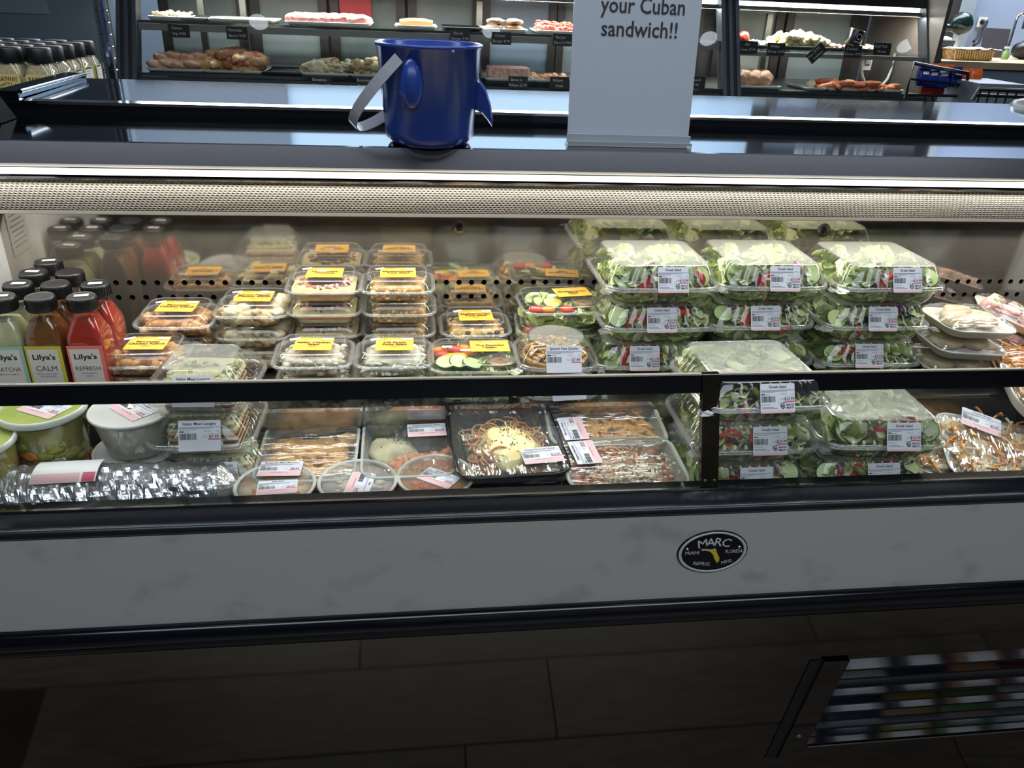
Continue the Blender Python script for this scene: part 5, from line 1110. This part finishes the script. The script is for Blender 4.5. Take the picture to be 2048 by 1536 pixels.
SAL = [fm('salmon', (226, 120, 70), (236, 160, 110)), fm('salmon_deep', (206, 96, 52), (226, 130, 80)), fm('salmon_pale', (236, 160, 116), (226, 140, 96))]
deli_item('seafood_tray', 'orange salmon fillets low in the right window', 'seafood tray', 1698, 192, 0, .27, DTR, lambda b: pile(b, .115, .10, .004, .048, 22, .034, SAL, 3, sub=2, dome=.7, sq=(1.5, .8, .4)), 'salmon')
deli_item('seafood_tray', 'second smaller salmon tray near the right window frame', 'seafood tray', 1775, 194, 0, .15, DTR, lambda b: pile(b, .06, .10, .004, .040, 14, .026, SAL, 8, sub=2, sq=(1.5, .8, .4)), 'salmon')
deli_item('seafood_tray', 'single pale scallop shell between chicken and salmon', 'seafood tray', 1628, 190, 0, .12, DTR, lambda b: b.blob((0, -.04, .03), .026, SCL[1], (1, 1, .7), sub=3), 'shell', kind=None)
p = aty(1713, 80, 4.06); t = top('sauce_can', 'small black tin tilted beside the cooked shrimp', 'tin', (p.x, 4.10, UZ + .002), rot=(.05, .22, 0))
b = B(); b.lathe([(.040, 0), (.041, .003), (.041, .070), (.040, .073), (.037, .072), (0, .071)], mat('tin_black', (22, 24, 30), .25), 28, cap0=BLACK); part('tin_body', b, t)
b = B(); b.X = Matrix.Translation((0, -.0425, .038)) @ Matrix.Rotation(pi / 2, 4, 'X'); b.disc((0, .006, 0), .014, SILV, 20); b.disc((0, .006, .0005), .010, BLACK, 20); b.rect(-.018, -.022, .018, -.017, 0, SILV); part('tin_label', b, t)
for px, py, z_ in ((487, 92, 0), (1022, 116, 0)): pass
# chalk tags
CH = mat('chalk_board', (26, 28, 30), .6); CT = mat('chalk_writing', (206, 206, 200), .7)
tags = [(358, 62, 'Onion', 'Dip 9.99', 0), (474, 66, 'Homade', 'Bacon 9.99', 0), (643, 165, 'Boneless', 'Turkey 5.99', 0), (732, 166, 'Boneless', 'Honey 9.49', 0), (920, 72, 'Bacon', 'Burger 7.99', 0), (1003, 77, 'Onion', 'Burger 8.99', 0), (1125, 80, 'Burger', 'Blend 6.99lb', 0), (1036, 165, 'Bone in', 'Ribeye 22.99', 0), (1119, 166, 'Ribeye', 'Steak', 0),
        (1497, 94, 'Ahi', 'Tuna 17.99', 0), (1552, 98, 'White', 'Shrimp 14.99', 0), (1633, 106, 'Sea 29.99', 'Scallops', .8), (1706, 103, 'Cooked', 'Shrimp 19.99', 0), (1764, 98, 'Gulf Pink', 'Shrimp', 0), (1392, 165, 'Ground', '7.99', 0)]
for k, (px, py, a1, a2, rz) in enumerate(tags):
    p = aty(px, py, 3.925 if py > 140 else 4.02)
    t = top('price_tag', 'small chalkboard tag reading %s %s clipped to the deli shelf' % (a1, a2), 'price tag', p, mesh=None)
    X = Matrix.Rotation(-rz, 4, 'Y') @ Matrix.Rotation(-.1, 4, 'X')
    b = B(); b.X = X; b.box((0, 0, 0), (.092, .003, .054), CH); part('board', b, t)
    b = B(); b.X = X @ Matrix.Translation((0, -.0022, 0)) @ Matrix.Rotation(pi / 2, 4, 'X'); b.text(a1, CT, -.008, .006, .013, maxw=.07, shear=.1); b.text(a2, CT, 0, -.017, .012, maxw=.084, shear=.1); part('chalk_lettering', b, t)
# ================================================================ BACK RIGHT COUNTER
t = bc = top('back_counter', 'wood-topped counter with pale blue cabinets behind at the right', 'counter', (0, 0, 0))
p = aty(1950, 118, 4.6)
b = B(); b.box2((2.72, 4.55, 1.195), (4.6, 5.39, 1.232), mat('counter_wood', (196, 176, 146), .4, c2=(176, 152, 120), scale=4, stretch=(1, 8, 1))); part('countertop', b, bc)
PB = mat('cabinet_blue', (150, 170, 190), .4)
for k in range(4): part('cabinet_door', cm('cdoor', lambda b: b.box((0, 0, 0), (.455, .02, .85), PB)), bc, loc=(2.95 + .46 * k, 4.60, .76))
b = B(); b.box2((2.72, 4.61, FL), (4.6, 5.38, 1.19), PB); part('carcass', b, bc)
t = top('outlet', 'white wall outlet with a black plug above the back counter', 'outlet', aty(1963, 44, 5.394))
b = B(); b.box((0, -.004, 0), (.062, .008, .062), WHITE); part('cover_plate', b, t)
b = B(); b.lathe([(0, .05), (.014, .05), (.018, 0)], BLACKM, 14); part('plug', b, t, rot=(pi / 2, 0, 0))
b = B(); b.tube([(0, -.05, 0), (-.06, -.10, -.04), (-.14, -.2, -.09), (-.24, -.32, -.11)], .009, BLACKM, 8); b.tube([(0, -.05, -.01), (-.04, -.10, -.06), (-.12, -.2, -.12), (-.24, -.33, -.13)], .009, BLACKM, 8); part('cord', b, t)
t = top('wall_column', 'dark brown wall panel with a pale slanted edge behind the counter', 'panel', (3.36, 5.36, 1.232)); b = B(); b.box2((-.62, 0, 0), (.22, .03, 1.5), mat('brown_panel', (56, 50, 50), .5)); part('panel', b, t); b = B(); b.box2((.22, -.04, 0), (.30, .03, 1.5), mat('edge_grey', (140, 150, 158), .5)); part('edge_strip', b, t)
t = top('countertop_device', 'dark green rounded device head on a white stand on the back counter', 'device', (aty(1908, 100, 4.95).x, 4.95, 1.233)); b = B(); b.lathe([(.05, 0), (.05, .01), (.018, .02), (.016, .12)], WHITE, 16, cap0=WHITE); part('stand', b, t)
b = B(); b.blob((0, 0, .19), .075, mat('dark_green', (18, 34, 32), .2), (1, .8, .85), j=.05, sub=3); b.blob((-.08, 0, .165), .06, mat('dark_green', (18, 34, 32), .2), (1.3, .5, .4), tilt=0, j=.05, sub=2); part('head', b, t)
t = top('bread_basket', 'shallow woven tan basket lined with paper on the back counter', 'basket', (aty(1930, 118, 4.72).x, 4.72, 1.233)); WK = mat('wicker', (176, 144, 96), .7, c2=(120, 92, 56), scale=60)
b = B(); b.loft([ring(.120, .07, .02, 0), ring(.140, .085, .025, .055)], WK, WK)
for k in range(16): b.tube([(-.115 + k * .0155, -.071, .003), (-.13 + k * .0155, -.086, .055)], .0035, mat('wicker_light', (206, 180, 130), .7), 5)
b.tube(ring(.141, .086, .025, .057), .005, WK, 6, closed=True); part('basket', b, t)
b = B(); n = 8; b.add([(-.14 + .3 * i / n, -.09 + .18 * j / n, .062 + .014 * noise.noise(Vector((i * .9, j * .9, 3)))) for i in range(n + 1) for j in range(n + 1)], [(i * (n + 1) + j, (i + 1) * (n + 1) + j, (i + 1) * (n + 1) + j + 1, i * (n + 1) + j + 1) for i in range(n) for j in range(n)], mat('liner_paper', (206, 206, 202), .6), True); part('liner', b, t)
t = top('black_bin', 'black tub with crumpled paper beside the basket', 'bin', (aty(1868, 110, 4.80).x, 4.84, 1.233)); b = B(); b.loft([ring(.075, .08, .015, 0), ring(.09, .095, .02, .10)], BLACKM, BLACKM, mat('bin_inside', (150, 140, 136), .8)); part('tub', b, t); b = B(); [b.blob((R.uniform(-.07, .07), R.uniform(-.06, .06), .105), .035, mat('liner_paper', (206, 206, 202), .6), (1.2, 1, .4), j=.4, seed=k) for k in range(7)]; part('crumpled_paper', b, t)
t = top('dark_board', 'dark board leaning against the wall beside the faucet', 'board', (aty(1984, 116, 5.05).x, 5.05, 1.233), rot=(-.18, 0, -.25)); b = B(); b.box2((-.075, 0, 0), (.075, .02, .17), mat('board_dark', (66, 62, 68), .35)); part('board', b, t)
t = top('faucet', 'thin curved chrome faucet at the back right', 'faucet', (aty(2012, 110, 5.1).x, 5.1, 1.233)); b = B(); b.tube([(0, 0, 0), (0, 0, .22)] + [(.03 - .03 * math.cos(a), 0, .22 + .035 * math.sin(a)) for a in [pi * k / 8 for k in range(9)]] + [(.06, 0, .17)], .008, CHROME, 10); b.lathe([(.022, 0), (.018, .03), (.01, .035)], CHROME, 16); part('spout', b, t)
t = top('soap_bottle', 'clear soap bottle with green liquid by the faucet', 'bottle', (aty(2010, 112, 4.9).x, 4.9, 1.233)); b = B(); b.lathe([(.020, 0), (.021, .04), (.009, .05), (.009, .06)], mat('green_soap', (116, 140, 84), .2), 18, cap0=BLACK); part('bottle', b, t); b = B(); b.box((0, 0, .066), (.03, .012, .012), WHITE); part('pump', b, t)
t = top('kitchen_appliance', 'dark rounded appliance by the sink at the right edge', 'appliance', (aty(2046, 110, 4.95).x, 4.95, 1.233)); b = B(); b.blob((0, 0, .055), .075, BLACKM, (1, .8, .75), j=.08, sub=3); part('body', b, t)
# snack racks nearer
WR = mat('wire_black', (12, 12, 14), .35)
t = rk = top('snack_rack', 'black wire rack holding blue and orange snack packets', 'rack', (0, 0, 0)); q = lambda px, py, y=2.6: aty(px, py, y)
b = B(); a0, a1, a2, a3 = q(1811, 196), q(1828, 126), q(1936, 147), q(1930, 196)
b.tube([a0, a1, a2, a3], .0065, WR, 8); b.tube([q(1822, 158), q(1930, 170)], .004, WR, 6); b.tube([q(1812, 190), q(1930, 192)], .005, WR, 6)

part('wire_frame', b, rk); b = B(); b.box2((a0.x - .01, 2.58, 1.05), (a3.x + .03, 2.72, a0.z - .03), BLACKM); part('shelf', b, rk)
SB, SO, SR = mat('packet_blue', (24, 40, 116), .25), mat('packet_orange', (206, 90, 36), .3), mat('packet_red', (120, 24, 32), .3)
def packet(m, m2):
    return cm('pk' + m.name + m2.name, lambda b: (b.loft([ring(.019, .004, .003, 0), ring(.021, .012, .008, .015), ring(.021, .012, .008, .048), ring(.020, .003, .002, .062)], m, m, m), b.box((0, -.0135, .040), (.022, .001, .009), m2)))
for k, (px, py, m) in enumerate([(1843, 172, SB), (1862, 174, SB), (1882, 176, SB), (1908, 174, SB), (1924, 176, SO), (1946, 176, SO), (1895, 168, SO), (1870, 166, SO), (1850, 194, SR), (1872, 194, SR), (1915, 195, SR)]):
    yy = 2.62 + (.05 if m is SO else 0) + .002 * k; p = aty(px, py, yy)
    t = top('snack_packet', '%s snack packet, %s in the black wire rack' % ({'packet_blue': 'blue', 'packet_orange': 'orange', 'packet_red': 'dark red'}[m.name], ['first from left', 'second from left', 'third from left', 'fourth', 'right of the blue ones', 'outermost right', 'behind the blue ones', 'left behind the blue ones', 'lower left', 'lower middle', 'lower right'][k]), 'snack', (p.x, yy, max(p.z, a0.z - .002)), R.uniform(-.2, .2), 'snack packets in the wire rack', rot=(-.15, R.uniform(-.08, .08), R.uniform(-.2, .2)))
    part('bag', packet(m, PAPERW if m is SB else m), t)
t = top('wire_basket', 'black wire basket with a grey box, cut by the right edge', 'basket', (0, 0, 0)); b = B(); c0, c1, c2 = q(1945, 200, 2.3), q(1958, 178, 2.3), q(2090, 184, 2.3)
b.tube([c0, c1, c2], .006, WR, 8); b.tube([q(1950, 190, 2.3), q(2090, 196, 2.3)], .005, WR, 8)
for k in range(8): a = q(1962 + k * 18, 179 + k * .9, 2.3); b.tube([a, a - Vector((0, 0, .06))], .003, WR, 6)
part('wire_frame', b, t)
p = q(2000, 180, 2.5); b = B(); b.box2((p.x - .075, 2.5, p.z - .06), (p.x + .09, 2.7, p.z + .018), mat('grey_box', (96, 104, 114), .4)); top('grey_box', 'grey packaged box standing behind the wire basket', 'box', mesh=b.mesh('grey_box'))
# ================================================================ SHELF FACING THE CASE (seen mirrored in the louvres and trim)
t = sh = top('facing_shelf', 'stocked shop shelf facing the case, seen mirrored in the lower louvres', 'shelf', (1.3, -1.55, FL))
b = B(); b.box2((-1.5, -.2, 0), (2.2, -.17, 1.9), mat('shelf_back', (60, 64, 70), .6)); part('back_panel', b, sh)
for k in range(4): b = B(); b.box2((-1.5, -.17, .12 + .42 * k), (2.2, .15, .14 + .42 * k), mat('shelf_white', (120, 124, 130), .5)); part('shelf_board', b, sh)
cols = [(120, 104, 44), (84, 34, 40), (150, 150, 148), (30, 38, 66), (140, 100, 66), (66, 90, 46), (150, 116, 120), (24, 28, 40)]
for k in range(44):
    lv, i = k // 11, k % 11
    m = mat('pack_%d' % ((k * 5) % 8), cols[(k * 5) % 8], .4)
    t = top('shelf_pack', 'coloured grocery pack on the facing shelf, seen only mirrored', 'packet', (-.05 + .315 * i + .03 * (lv % 2), -1.52, FL + .142 + .42 * lv), R.uniform(-.1, .1), 'packs on the facing shelf')
    part('pack', cm('pack%d' % ((k * 5) % 8), lambda b, m=m: b.loft([ring(.13, .05, .01, 0), ring(.14, .06, .02, .05), ring(.14, .06, .02, .31), ring(.13, .01, .005, .37)], m, m, m)), t)
    part('front_panel', cm('packf', lambda b: b.box((0, 0, 0), (.16, .002, .10), PAPERW)), t, loc=(0, .062, .19))
